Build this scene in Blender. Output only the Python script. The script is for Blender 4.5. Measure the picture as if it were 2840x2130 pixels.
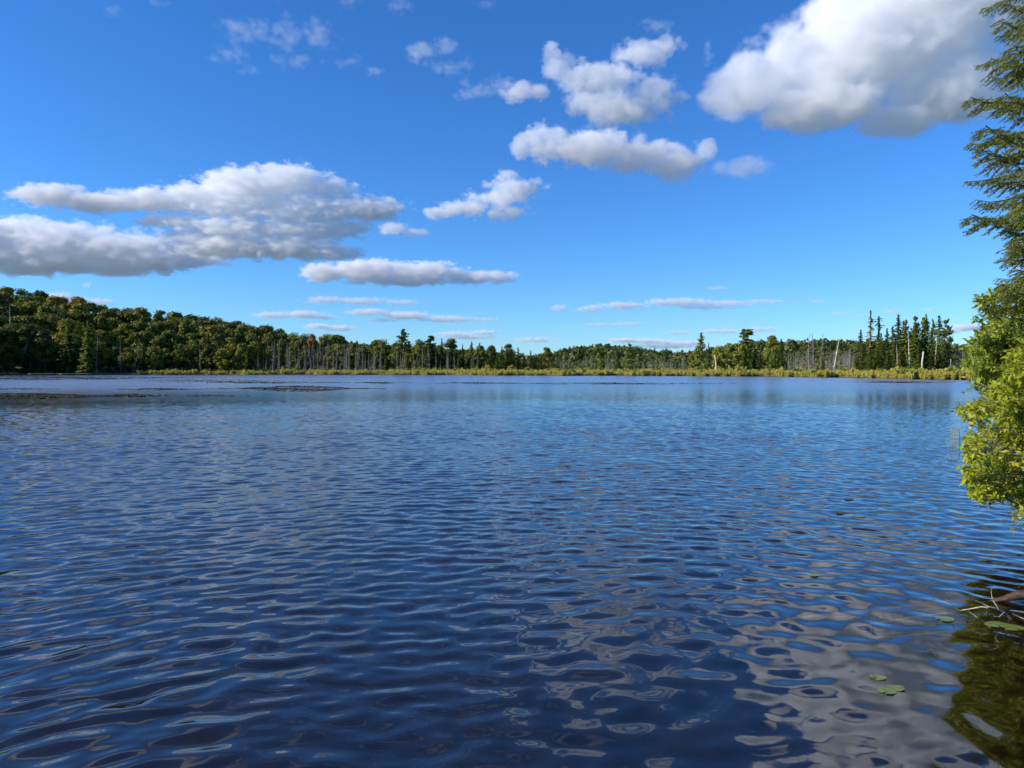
import bpy, bmesh, math, random
import numpy as np
from mathutils import Vector, Matrix, Euler

# ------------------------------------------------------------------ clear
for o in list(bpy.data.objects):
    bpy.data.objects.remove(o, do_unlink=True)
S = bpy.context.scene
COL = S.collection

# ------------------------------------------------------------------ camera
CAM_H = 1.7
PITCH = math.radians(1.185)            # looking very slightly down
cam_data = bpy.data.cameras.new('camera')
cam_data.sensor_width = 36.0
cam_data.lens = 26.0
cam_data.clip_start = 0.05
cam_data.clip_end = 80000.0
cam = bpy.data.objects.new('camera', cam_data)
cam.location = (0, 0, CAM_H)
cam.rotation_euler = (math.radians(90) - PITCH, 0, 0)
COL.objects.link(cam)
S.camera = cam

# ------------------------------------------------------------------ sky, sun, exposure
SUN_EL = math.radians(25)
SUN_AZ = math.radians(-99)            # compass from +Y towards +X: the sun stands far to the left, slightly behind
w = bpy.data.worlds.new('World')
S.world = w
w.use_nodes = True
nt = w.node_tree
nt.nodes.clear()
sky = nt.nodes.new('ShaderNodeTexSky')
sky.sky_type = 'NISHITA'
sky.sun_disc = False
sky.sun_elevation = SUN_EL
sky.sun_rotation = SUN_AZ
sky.altitude = 300
sky.air_density = 1.0
sky.dust_density = 0.05
sky.ozone_density = 2.0
bg = nt.nodes.new('ShaderNodeBackground')
bg.inputs['Strength'].default_value = 0.11
wo = nt.nodes.new('ShaderNodeOutputWorld')
tint = nt.nodes.new('ShaderNodeMix')      # the camera's deep-blue rendering of a clear sky
tint.data_type = 'RGBA'; tint.blend_type = 'MULTIPLY'
tint.inputs['Factor'].default_value = 1.0
tint.inputs['B'].default_value = (0.5, 0.84, 1.36, 1)
nt.links.new(sky.outputs[0], tint.inputs['A'])
hsv = nt.nodes.new('ShaderNodeHueSaturation')
hsv.inputs['Saturation'].default_value = 1.06
nt.links.new(tint.outputs['Result'], hsv.inputs['Color'])
nt.links.new(hsv.outputs[0], bg.inputs['Color'])
nt.links.new(bg.outputs[0], wo.inputs['Surface'])

sd = bpy.data.lights.new('sun', 'SUN')
sd.energy = 5.0
sd.angle = math.radians(0.53)
sd.color = (1.0, 0.93, 0.83)
sun = bpy.data.objects.new('sun', sd)
sdir = Vector((math.sin(SUN_AZ) * math.cos(SUN_EL), math.cos(SUN_AZ) * math.cos(SUN_EL), math.sin(SUN_EL)))
sun.rotation_euler = sdir.to_track_quat('Z', 'Y').to_euler()
sun.location = sdir * 60
COL.objects.link(sun)

S.view_settings.view_transform = 'Standard'
S.view_settings.look = 'None'
S.view_settings.exposure = 0.32
S.view_settings.gamma = 1.0
S.render.engine = 'CYCLES'
S.cycles.max_bounces = 24
S.cycles.diffuse_bounces = 3
S.cycles.glossy_bounces = 3
S.cycles.transmission_bounces = 4
S.cycles.transparent_max_bounces = 12
S.cycles.volume_bounces = 20
S.cycles.use_adaptive_sampling = True
S.cycles.adaptive_threshold = 0.02
S.cycles.adaptive_min_samples = 24
S.cycles.volume_step_rate = 4.0
S.cycles.use_denoising = True
S.cycles.caustics_reflective = False
S.cycles.caustics_refractive = False

# ------------------------------------------------------------------ helpers
F_PX = 26.0 / 36.0 * 2840.0            # focal length in photograph pixels
cp, sp_ = math.cos(PITCH), math.sin(PITCH)


def ray(px, py):
    """direction through a photograph pixel, scaled so that y == 1"""
    a, b = (px - 1420) / F_PX, (1065 - py) / F_PX
    d = Vector((a, cp + b * sp_, -sp_ + b * cp))
    return d / d.y


def at(px, py, Y):
    return Vector((0, 0, CAM_H)) + ray(px, py) * Y


def on_water(px, py):
    d = ray(px, py)
    t = -CAM_H / d.z
    return Vector((d.x * t, t, 0))


def tag(o, label=None, cat=None, group=None, kind=None):
    if label: o['label'] = label
    if cat: o['category'] = cat
    if group: o['group'] = group
    if kind: o['kind'] = kind
    return o


def nodes_of(name):
    m = bpy.data.materials.new(name)
    m.use_nodes = True
    m.node_tree.nodes.clear()
    return m, m.node_tree



def soup(name, V, F, mat, parent=None, smooth=False, col=None):
    """link vertices V (n,3) and equal-sided faces F (m,k) as ONE mesh object"""
    V = np.asarray(V, dtype=np.float32); F = np.asarray(F, dtype=np.int32)
    me = bpy.data.meshes.new(name)
    me.vertices.add(len(V)); me.vertices.foreach_set('co', V.ravel())
    k = F.shape[1]
    me.loops.add(F.size); me.loops.foreach_set('vertex_index', F.ravel())
    me.polygons.add(len(F))
    me.polygons.foreach_set('loop_start', np.arange(0, F.size, k, dtype=np.int32))
    me.polygons.foreach_set('loop_total', np.full(len(F), k, dtype=np.int32))
    if smooth: me.polygons.foreach_set('use_smooth', np.ones(len(F), dtype=bool))
    me.update(calc_edges=True); me.validate()
    me.materials.append(mat)
    o = bpy.data.objects.new(name, me)
    COL.objects.link(o)
    if parent is not None: o.parent = parent
    return o


class MB:
    """collects equal-sided faces"""
    def __init__(self): self.v = []; self.f = []; self.n = 0
    def add(self, V, F):
        V = np.asarray(V, float); F = np.asarray(F, int)
        self.v.append(V); self.f.append(F + self.n); self.n += len(V)
    def tube(self, pts, rad, sides=5, cap=True):
        pts = [np.asarray(p, float) for p in pts]
        m = len(pts); V = []
        up = np.array([0.31, 0.17, 0.93])
        for i, p in enumerate(pts):
            d = pts[min(i + 1, m - 1)] - pts[max(i - 1, 0)]
            d = d / (np.linalg.norm(d) + 1e-9)
            u = np.cross(d, up)
            if np.linalg.norm(u) < 1e-3: u = np.cross(d, [1, 0, 0])
            u /= np.linalg.norm(u); w_ = np.cross(d, u)
            for k in range(sides):
                a = 2 * math.pi * k / sides
                V.append(p + rad[i] * (math.cos(a) * u + math.sin(a) * w_))
        F = [(i * sides + k, i * sides + (k + 1) % sides, (i + 1) * sides + (k + 1) % sides, (i + 1) * sides + k) for i in range(m - 1) for k in range(sides)]
        if cap:
            c = len(V); V.append(pts[-1] + (pts[-1] - pts[-2]) * 0.02)
            F += [((m - 1) * sides + k, (m - 1) * sides + (k + 1) % sides, c, c) for k in range(sides)]
        self.add(V, [f if f[2] != f[3] else (f[0], f[1], f[2], f[2]) for f in F])
    def build(self, name, mat, parent=None, smooth=False):
        V = np.concatenate(self.v); F = np.concatenate(self.f)
        if F.shape[1] == 4 and (F[:, 2] == F[:, 3]).any():
            me = bpy.data.meshes.new(name)
            me.from_pydata(V.tolist(), [], [tuple(f) if f[2] != f[3] else tuple(f[:3]) for f in F.tolist()])
            if smooth:
                for p in me.polygons: p.use_smooth = True
            me.materials.append(mat)
            o = bpy.data.objects.new(name, me); COL.objects.link(o)
            if parent is not None: o.parent = parent
            return o
        return soup(name, V, F, mat, parent, smooth)


def empty(name, loc, rz=0.0, scale=(1, 1, 1)):
    o = bpy.data.objects.new(name, None)
    o.empty_display_size = 0.2
    o.location = loc; o.rotation_euler = (0, 0, rz); o.scale = scale
    COL.objects.link(o)
    return o


def copy_tree(root):
    kids = list(root.children)
    c = root.copy(); COL.objects.link(c)
    for ch in kids:
        d = ch.copy(); COL.objects.link(d); d.parent = c
        for g in ch.children:
            e = g.copy(); COL.objects.link(e); e.parent = d
    return c


def cards(rng, P, size, nrm=None, aspect=1.0, jitter=0.6):
    """one irregular four-cornered leaf spray at each point P (n,3)"""
    n = len(P)
    a = rng.normal(size=(n, 3))
    if nrm is not None: a = nrm + jitter * a
    a /= np.linalg.norm(a, axis=1, keepdims=True)
    b = rng.normal(size=(n, 3)); u = np.cross(a, b); u /= np.linalg.norm(u, axis=1, keepdims=True)
    v = np.cross(a, u)
    s = (np.asarray(size) * np.ones(n) * rng.uniform(0.6, 1.35, n))[:, None]
    q = []
    for sx, sy in ((-1, -1), (1, -1), (1, 1), (-1, 1)):
        q.append(P + u * s * sx * aspect * rng.uniform(0.35, 0.65, (n, 1)) + v * s * sy * rng.uniform(0.35, 0.65, (n, 1)) + a * s * rng.uniform(-0.15, 0.15, (n, 1)))
    V = np.stack(q, axis=1).reshape(-1, 3)
    F = np.arange(4 * n).reshape(n, 4)
    return V, F


# ------------------------------------------------------------------ materials
def leaf_mat(name, cols, trans=0.35, rough=0.55, spec=0.3, tcol=None, use_obj=True):
    """cols: ramp over leaves; the object's own colour multiplies it (autumn tints)"""
    m, t = nodes_of(name)
    N, L = t.nodes, t.links
    out = N.new('ShaderNodeOutputMaterial')
    geo = N.new('ShaderNodeNewGeometry')
    rp = N.new('ShaderNodeValToRGB')
    while len(rp.color_ramp.elements) < len(cols): rp.color_ramp.elements.new(0.5)
    for i, (e, c) in enumerate(zip(rp.color_ramp.elements, cols)):
        e.position = i / (len(cols) - 1); e.color = (*c, 1)
    L.new(geo.outputs['Random Per Island'], rp.inputs[0])
    c = rp.outputs[0]
    if use_obj:
        oi = N.new('ShaderNodeObjectInfo')
        mx = N.new('ShaderNodeMix'); mx.data_type = 'RGBA'; mx.blend_type = 'MULTIPLY'; mx.inputs['Factor'].default_value = 1
        L.new(c, mx.inputs['A']); L.new(oi.outputs['Color'], mx.inputs['B'])
        c = mx.outputs['Result']
    pb = N.new('ShaderNodeBsdfPrincipled')
    pb.inputs['Roughness'].default_value = rough
    pb.inputs['Specular IOR Level'].default_value = spec
    L.new(c, pb.inputs['Base Color'])
    tr = N.new('ShaderNodeBsdfTranslucent')
    L.new(c, tr.inputs['Color'])
    ms = N.new('ShaderNodeMixShader'); ms.inputs[0].default_value = trans
    L.new(pb.outputs[0], ms.inputs[1]); L.new(tr.outputs[0], ms.inputs[2])
    L.new(ms.outputs[0], out.inputs['Surface'])
    return m


def bark_mat(name, c1, c2, scale=6.0, rough=0.9, stretch=(1, 1, 0.25), bump=0.3):
    m, t = nodes_of(name)
    N, L = t.nodes, t.links
    out = N.new('ShaderNodeOutputMaterial')
    tc = N.new('ShaderNodeTexCoord'); mp = N.new('ShaderNodeMapping'); mp.inputs['Scale'].default_value = stretch
    L.new(tc.outputs['Object'], mp.inputs['Vector'])
    nz = N.new('ShaderNodeTexNoise'); nz.inputs['Scale'].default_value = scale; nz.inputs['Detail'].default_value = 6; nz.inputs['Roughness'].default_value = 0.65
    L.new(mp.outputs[0], nz.inputs['Vector'])
    rp = N.new('ShaderNodeValToRGB')
    rp.color_ramp.elements[0].position = 0.35; rp.color_ramp.elements[0].color = (*c1, 1)
    rp.color_ramp.elements[1].position = 0.65; rp.color_ramp.elements[1].color = (*c2, 1)
    L.new(nz.outputs[0], rp.inputs[0])
    pb = N.new('ShaderNodeBsdfPrincipled'); pb.inputs['Roughness'].default_value = rough
    L.new(rp.outputs[0], pb.inputs['Base Color'])
    bm = N.new('ShaderNodeBump'); bm.inputs['Strength'].default_value = bump; bm.inputs['Distance'].default_value = 0.02
    L.new(nz.outputs[0], bm.inputs['Height']); L.new(bm.outputs[0], pb.inputs['Normal'])
    L.new(pb.outputs[0], out.inputs['Surface'])
    return m


M_LEAF = leaf_mat('broadleaf_foliage', [(0.035, 0.055, 0.008), (0.14, 0.165, 0.02), (0.29, 0.29, 0.04)], trans=0.3)
M_CONIFER = leaf_mat('conifer_foliage', [(0.045, 0.07, 0.014), (0.1, 0.13, 0.024), (0.15, 0.17, 0.036)], trans=0.15)
M_FAR = leaf_mat('far_forest_foliage', [(0.05, 0.08, 0.014), (0.11, 0.14, 0.022), (0.17, 0.18, 0.035), (0.05, 0.07, 0.018)], trans=0.25, use_obj=False)
M_SEDGE = leaf_mat('sedge_blades', [(0.4, 0.35, 0.06), (0.64, 0.57, 0.11), (0.5, 0.53, 0.08), (0.68, 0.55, 0.13), (0.22, 0.13, 0.05)], trans=0.35, use_obj=False)
M_SHRUB = leaf_mat('marsh_shrub_foliage', [(0.14, 0.19, 0.028), (0.28, 0.32, 0.045), (0.4, 0.35, 0.065)], trans=0.3)
M_BUSH = leaf_mat('yellow_green_leaves', [(0.22, 0.30, 0.012), (0.42, 0.47, 0.03), (0.33, 0.42, 0.02), (0.55, 0.52, 0.045), (0.20, 0.24, 0.02)], trans=0.4, rough=0.4, spec=0.45, use_obj=False)
M_BUSH2 = leaf_mat('mid_green_leaves', [(0.13, 0.2, 0.018), (0.29, 0.38, 0.035), (0.44, 0.48, 0.045), (0.17, 0.23, 0.035)], trans=0.35, rough=0.4, spec=0.45, use_obj=False)
M_NEEDLE = leaf_mat('spruce_needles', [(0.10, 0.15, 0.035), (0.21, 0.27, 0.055), (0.36, 0.37, 0.075), (0.16, 0.23, 0.08)], trans=0.15, rough=0.5, spec=0.3, use_obj=False)
M_BARK = bark_mat('grey_brown_bark', (0.07, 0.055, 0.04), (0.2, 0.17, 0.14))
M_BIRCH = bark_mat('pale_birch_bark', (0.35, 0.32, 0.27), (0.62, 0.58, 0.5))
M_DEAD = bark_mat('weathered_dead_wood', (0.15, 0.135, 0.115), (0.32, 0.29, 0.25))
M_DEADPALE = bark_mat('bleached_dead_wood', (0.5, 0.46, 0.38), (0.75, 0.7, 0.6))
M_TWIGDRY = bark_mat('dry_bleached_twig', (0.3, 0.25, 0.18), (0.58, 0.5, 0.39), scale=30)
M_TWIG = bark_mat('spruce_twig_bark', (0.06, 0.045, 0.03), (0.18, 0.14, 0.1), scale=25)
M_STEM = bark_mat('shrub_stem_bark', (0.1, 0.075, 0.05), (0.24, 0.19, 0.14), scale=25)
M_ROTLOG = bark_mat('wet_rotting_log', (0.015, 0.008, 0.004), (0.085, 0.042, 0.018), scale=9, stretch=(0.4, 3, 3), bump=0.8, rough=0.6)
M_SUNKEN = bark_mat('sunken_log_wood', (0.34, 0.25, 0.14), (0.7, 0.54, 0.34), scale=5, stretch=(0.3, 3, 3))
M_PAD = leaf_mat('lily_pad_green', [(0.11, 0.15, 0.02), (0.2, 0.23, 0.035), (0.16, 0.17, 0.025)], trans=0.1, rough=0.3, spec=0.5, use_obj=False)
M_PADFAR = leaf_mat('lily_pad_brown', [(0.025, 0.027, 0.012), (0.08, 0.068, 0.032), (0.13, 0.105, 0.055), (0.04, 0.044, 0.018)], trans=0.0, rough=0.9, spec=0.0, use_obj=False)
M_REED = leaf_mat('reed_stem', [(0.3, 0.3, 0.1), (0.4, 0.36, 0.16)], trans=0.2, use_obj=False)

# ------------------------------------------------------------------ ground, lake bed and hills: one sheet
SH_PX = [(-300, 165), (0, 189), (400, 205), (710, 212), (1000, 208), (1250, 200), (1420, 184), (1800, 176), (2130, 158), (2370, 137), (2560, 117), (2690, 110), (2830, 104)]
SHORE = [(math.atan2((p - 1420) / F_PX, 1), Y * math.sqrt(1 + ((p - 1420) / F_PX) ** 2)) for p, Y in SH_PX]
DEG = math.radians
SHORE = [(DEG(-180), 1.2), (DEG(-130), 1.6), (DEG(-105), 6), (DEG(-85), 60), (DEG(-60), 150)] + SHORE + [(DEG(35.4), 60), (DEG(36.3), 12), (DEG(37.4), 8.4), (DEG(48), 6.2), (DEG(70), 4), (DEG(110), 2), (DEG(180), 1.2)]
SA = np.array([a for a, r in SHORE]); SR = np.array([r for a, r in SHORE])


def shore_r(az):
    az = np.asarray(az)
    return np.exp(np.interp(az, SA, np.log(SR))) * (1 + 0.012 * np.sin(az * 61) + 0.008 * np.sin(az * 137 + 1) + 0.004 * np.sin(az * 411 + 2) + 0.003 * np.sin(az * 733))


def sstep(a, b, x):
    t = np.clip((x - a) / (b - a), 0, 1); return t * t * (3 - 2 * t)


def ground_h(x, y):
    x = np.asarray(x, float); y = np.asarray(y, float)
    r = np.hypot(x, y); az = np.arctan2(x, y)
    d = r - shore_r(az)
    px = 1420 + F_PX * np.tan(np.clip(az, -1.2, 1.2))
    near = np.where(shore_r(az) < 30, 1.0, 0.0)
    bed = -np.minimum(0.12 + (-d) * 0.14, 1.5)
    land = 0.42 * sstep(0, 0.5, d) - 0.06 * (1 - sstep(0, 0.1, d)) + 0.25 * sstep(1, 14, d)
    # left hill
    left = np.interp(px, [-1500, -300, 0, 200, 450, 600, 750, 900, 1000], [17, 17, 15.5, 13.5, 8.5, 6.5, 3.2, 1.0, 0]) * sstep(8, 75, d) * sstep(40, 120, r)
    # far ridges
    far = np.interp(px, [-1500, 900, 1150, 1350, 1480, 1600, 1700, 1800, 1900, 1985, 2060, 2200, 2330, 2500, 2700, 2900, 3200], [22, 19, 15, 9, 4, 14, 16.5, 11, 7.5, 12, 18.5, 19, 18.5, 16, 12, 11, 11]) * sstep(480, 760, r) * (1 - 0.4 * sstep(900, 1400, r))
    bump = 0.06 * np.sin(x * 0.9) * np.cos(y * 0.8 + 1) * sstep(1, 10, d)
    out = np.where(d < 0, bed + 0.04 * np.sin(x * 2.1 + 0.5 * y) * np.sin(y * 1.7), land + left + far + bump)
    return out


_az = np.concatenate([np.linspace(-math.pi, DEG(-50), 70, endpoint=False), np.linspace(DEG(-50), DEG(34), 330, endpoint=False), np.linspace(DEG(34), DEG(42), 60, endpoint=False), np.linspace(DEG(42), math.pi, 60)])
_fr = np.concatenate([np.linspace(0.02, 0.7, 22, endpoint=False), np.linspace(0.7, 0.985, 30, endpoint=False)])
_dd = np.concatenate([np.array([-1.2, -0.6, -0.2, 0.0, 0.1, 0.25, 0.5, 1.0, 2.0, 4.0, 7.0]), np.linspace(10, 120, 28), np.geomspace(135, 3000, 34), [6000, 15000, 40000]])
AZ, FR = np.meshgrid(_az, _fr, indexing='ij')
R1 = shore_r(AZ) * FR
R1 = np.minimum(R1, (shore_r(AZ) - 1.2 * np.minimum(1, shore_r(AZ) / 5)) * (FR * 0 + 1) * (0.99 - 0.001 * (len(_fr) - np.arange(len(_fr)))[None, :]))
AZ2, DD = np.meshgrid(_az, _dd, indexing='ij')
R2 = shore_r(AZ2) + DD * np.where(DD < 0, np.minimum(1, shore_r(AZ2) / 8), 1)
RR = np.sort(np.concatenate([R1, R2], axis=1), axis=1)
nr = RR.shape[1]
AA = np.repeat(_az[:, None], nr, axis=1)
X, Y = RR * np.sin(AA), RR * np.cos(AA)
Z = ground_h(X, Y)
Z = np.where(RR > 8000, -20, Z)
V = np.stack([X, Y, Z], axis=-1).reshape(-1, 3)
i, j = np.meshgrid(np.arange(len(_az) - 1), np.arange(nr - 1), indexing='ij')
F = np.stack([i * nr + j, i * nr + j + 1, (i + 1) * nr + j + 1, (i + 1) * nr + j], axis=-1).reshape(-1, 4)[:, ::-1]

m, t = nodes_of('ground_soil')
N, L = t.nodes, t.links
out = N.new('ShaderNodeOutputMaterial'); pb = N.new('ShaderNodeBsdfPrincipled'); pb.inputs['Roughness'].default_value = 0.95
geo = N.new('ShaderNodeNewGeometry'); sx = N.new('ShaderNodeSeparateXYZ'); L.new(geo.outputs['Position'], sx.inputs[0])
n1 = N.new('ShaderNodeTexNoise'); n1.inputs['Scale'].default_value = 0.6; n1.inputs['Detail'].default_value = 8; L.new(geo.outputs['Position'], n1.inputs['Vector'])
n2 = N.new('ShaderNodeTexNoise'); n2.inputs['Scale'].default_value = 2.2; n2.inputs['Detail'].default_value = 7; n2.inputs['Roughness'].default_value = 0.7; L.new(geo.outputs['Position'], n2.inputs['Vector'])
land = N.new('ShaderNodeValToRGB'); land.color_ramp.elements[0].color = (0.045, 0.05, 0.015, 1); land.color_ramp.elements[1].color = (0.2, 0.17, 0.05, 1)
land.color_ramp.elements[0].position = 0.35; land.color_ramp.elements[1].position = 0.65
L.new(n1.outputs[0], land.inputs[0])
bed = N.new('ShaderNodeValToRGB'); bed.color_ramp.elements[0].color = (0.008, 0.007, 0.004, 1); bed.color_ramp.elements[1].color = (0.055, 0.042, 0.024, 1)
bed.color_ramp.elements[0].position = 0.42; bed.color_ramp.elements[1].position = 0.72
L.new(n2.outputs[0], bed.inputs[0])
mr = N.new('ShaderNodeMapRange'); mr.inputs['From Min'].default_value = -0.02; mr.inputs['From Max'].default_value = 0.3
L.new(sx.outputs['Z'], mr.inputs['Value'])
mx = N.new('ShaderNodeMix'); mx.data_type = 'RGBA'
L.new(mr.outputs[0], mx.inputs['Factor']); L.new(bed.outputs[0], mx.inputs['A']); L.new(land.outputs[0], mx.inputs['B'])
L.new(mx.outputs['Result'], pb.inputs['Base Color']); L.new(pb.outputs[0], out.inputs['Surface'])
g = soup('ground', V, F, m, smooth=True)
tag(g, 'peaty lake bed, boggy shore and wooded hills round the lake', None, kind='structure')

# ------------------------------------------------------------------ water
m, t = nodes_of('lake_water')
N, L = t.nodes, t.links


def wave_group():
    ng = bpy.data.node_groups.new('wave_height', 'ShaderNodeTree')
    ng.interface.new_socket('Vector', in_out='INPUT', socket_type='NodeSocketVector')
    ng.interface.new_socket('Height', in_out='OUTPUT', socket_type='NodeSocketFloat')
    N, L = ng.nodes, ng.links
    gi = N.new('NodeGroupInput'); go = N.new('NodeGroupOutput')

    def ma(op, a, b=None, c=None):
        n = N.new('ShaderNodeMath'); n.operation = op
        for i, v in enumerate((a, b, c)):
            if v is None: continue
            if isinstance(v, (int, float)): n.inputs[i].default_value = v
            else: L.new(v, n.inputs[i])
        return n.outputs[0]
    s = N.new('ShaderNodeSeparateXYZ'); L.new(gi.outputs[0], s.inputs[0])
    x, y = s.outputs[0], s.outputs[1]
    yy = ma('ADD', y, 2.5)
    r = ma('SQRT', ma('ADD', ma('MULTIPLY', x, x), ma('MULTIPLY', yy, yy)))
    a = x

    def noise(sx, sy, detail, rough=0.5, off=0.0, cx=None, cy=None, dist=0.0):
        c = N.new('ShaderNodeCombineXYZ')
        L.new(ma('MULTIPLY_ADD', a if cx is None else cx, sx, off), c.inputs[0]); L.new(ma('MULTIPLY_ADD', r if cy is None else cy, sy, off * 0.7), c.inputs[1])
        n = N.new('ShaderNodeTexNoise'); n.noise_dimensions = '2D'
        n.inputs['Scale'].default_value = 1.0; n.inputs['Detail'].default_value = detail; n.inputs['Roughness'].default_value = rough
        n.inputs['Distortion'].default_value = dist
        L.new(c.outputs[0], n.inputs['Vector'])
        return n.outputs[0]
    # fine ripple everywhere; the broader ripple of the open lake takes over where the modelled waves end
    far = N.new('ShaderNodeMapRange'); far.interpolation_type = 'SMOOTHSTEP'
    far.inputs['From Min'].default_value = 26.0; far.inputs['From Max'].default_value = 44.0
    L.new(ma('SQRT', ma('ADD', ma('MULTIPLY', x, x), ma('MULTIPLY', y, y))), far.inputs['Value'])
    wind = N.new('ShaderNodeMapRange'); wind.inputs['From Min'].default_value = 0.3; wind.inputs['From Max'].default_value = 0.7; wind.inputs['To Min'].default_value = 0.4; wind.inputs['To Max'].default_value = 1.3
    L.new(noise(0.03, 0.07, 3, off=3.3, cx=x, cy=y), wind.inputs['Value'])
    h1 = ma('MULTIPLY', ma('MULTIPLY', noise(2.2, 4.0, 1.4, 0.45, dist=0.15), A1), far.outputs[0])
    h2 = ma('MULTIPLY', noise(9.0, 12.0, 1.5, 0.5, off=17), A2)
    tot = ma('MULTIPLY', ma('ADD', h1, h2), wind.outputs[0])
    L.new(tot, go.inputs[0])
    return ng


A1, A2 = 0.02, 0.0014
WG = wave_group()
geo = N.new('ShaderNodeNewGeometry')
EPS = 0.012


def height(off):
    v = N.new('ShaderNodeVectorMath'); v.operation = 'ADD'; v.inputs[1].default_value = off
    L.new(geo.outputs['Position'], v.inputs[0])
    gn = N.new('ShaderNodeGroup'); gn.node_tree = WG
    L.new(v.outputs[0], gn.inputs[0])
    return gn.outputs[0]


def slope(h):
    n = N.new('ShaderNodeMath'); n.operation = 'SUBTRACT'; L.new(h0, n.inputs[0]); L.new(h, n.inputs[1])
    q = N.new('ShaderNodeMath'); q.operation = 'DIVIDE'; L.new(n.outputs[0], q.inputs[0]); q.inputs[1].default_value = EPS
    return q.outputs[0]


h0, hx, hy = height((0, 0, 0)), height((EPS, 0, 0)), height((0, EPS, 0))
cmb = N.new('ShaderNodeCombineXYZ'); L.new(slope(hx), cmb.inputs[0]); L.new(slope(hy), cmb.inputs[1]); cmb.inputs[2].default_value = 0
nrm = N.new('ShaderNodeVectorMath'); nrm.operation = 'NORMALIZE'; addn = N.new('ShaderNodeVectorMath'); addn.operation = 'ADD'; L.new(cmb.outputs[0], addn.inputs[0]); L.new(geo.outputs['Normal'], addn.inputs[1])
L.new(addn.outputs[0], nrm.inputs[0])
fr = N.new('ShaderNodeFresnel'); fr.inputs['IOR'].default_value = 1.333; L.new(nrm.outputs[0], fr.inputs['Normal'])
gl = N.new('ShaderNodeBsdfGlossy'); dl = N.new('ShaderNodeVectorMath'); dl.operation = 'LENGTH'; L.new(geo.outputs['Position'], dl.inputs[0])
rr = N.new('ShaderNodeMapRange'); rr.interpolation_type = 'SMOOTHSTEP'      # wind-roughened open water away from the sheltered bank
rr.inputs['From Min'].default_value = 22; rr.inputs['From Max'].default_value = 90; rr.inputs['To Min'].default_value = 0.03; rr.inputs['To Max'].default_value = 0.26
L.new(dl.outputs['Value'], rr.inputs['Value']); L.new(rr.outputs[0], gl.inputs['Roughness']); L.new(nrm.outputs[0], gl.inputs['Normal'])
tp = N.new('ShaderNodeBsdfTransparent'); tp.inputs['Color'].default_value = (0.46, 0.38, 0.25, 1)
mix = N.new('ShaderNodeMixShader'); out = N.new('ShaderNodeOutputMaterial')
up = N.new('ShaderNodeMath'); up.operation = 'SUBTRACT'; up.inputs[0].default_value = 1.0; L.new(geo.outputs['Backfacing'], up.inputs[1])
frm = N.new('ShaderNodeMath'); frm.operation = 'MULTIPLY'; L.new(fr.outputs[0], frm.inputs[0]); L.new(up.outputs[0], frm.inputs[1])
pw = N.new('ShaderNodeMath'); pw.operation = 'POWER'; pw.inputs[1].default_value = 0.7; L.new(frm.outputs[0], pw.inputs[0])
L.new(pw.outputs[0], mix.inputs[0]); L.new(tp.outputs[0], mix.inputs[1]); L.new(gl.outputs[0], mix.inputs[2]); L.new(mix.outputs[0], out.inputs['Surface'])
_rw = np.random.default_rng(31)


def perlin(x, y, seed=0):
    xi = np.floor(x).astype(np.int64); yi = np.floor(y).astype(np.int64)
    xf, yf = x - xi, y - yi
    def g(ix, iy):
        h = (ix * 374761393 + iy * 668265263 + seed * 974711) & 0xffffffff
        h = ((h ^ (h >> 13)) * 1274126177) & 0xffffffff
        return (h ^ (h >> 16)) * (2 * math.pi / 4294967296.0)
    def d(ix, iy, dx, dy):
        a = g(ix, iy); return np.cos(a) * dx + np.sin(a) * dy
    u = xf * xf * xf * (xf * (xf * 6 - 15) + 10); v = yf * yf * yf * (yf * (yf * 6 - 15) + 10)
    n0 = d(xi, yi, xf, yf) * (1 - u) + d(xi + 1, yi, xf - 1, yf) * u
    n1 = d(xi, yi + 1, xf, yf - 1) * (1 - u) + d(xi + 1, yi + 1, xf - 1, yf - 1) * u
    return n0 * (1 - v) + n1 * v


WAVES = []
for k in range(46):
    lam = 0.095 * (0.5 / 0.095) ** (k / 45) * _rw.uniform(0.93, 1.07)
    th = _rw.normal() * math.radians(20 if lam < 0.5 else 14)
    s_ = 0.074 / math.sqrt(46 / 2) * (1.3 if 0.14 < lam < 0.33 else 0.75)
    WAVES.append((2 * math.pi / lam, th, s_ * lam / (2 * math.pi), _rw.uniform(0, 6.28)))
CELLS = []
for k in range(22):
    lam = _rw.uniform(0.13, 0.42)
    CELLS.append((2 * math.pi / lam, _rw.uniform(0, 6.28), 0.056 / math.sqrt(11) * lam / (2 * math.pi), _rw.uniform(0, 6.28)))


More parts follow.
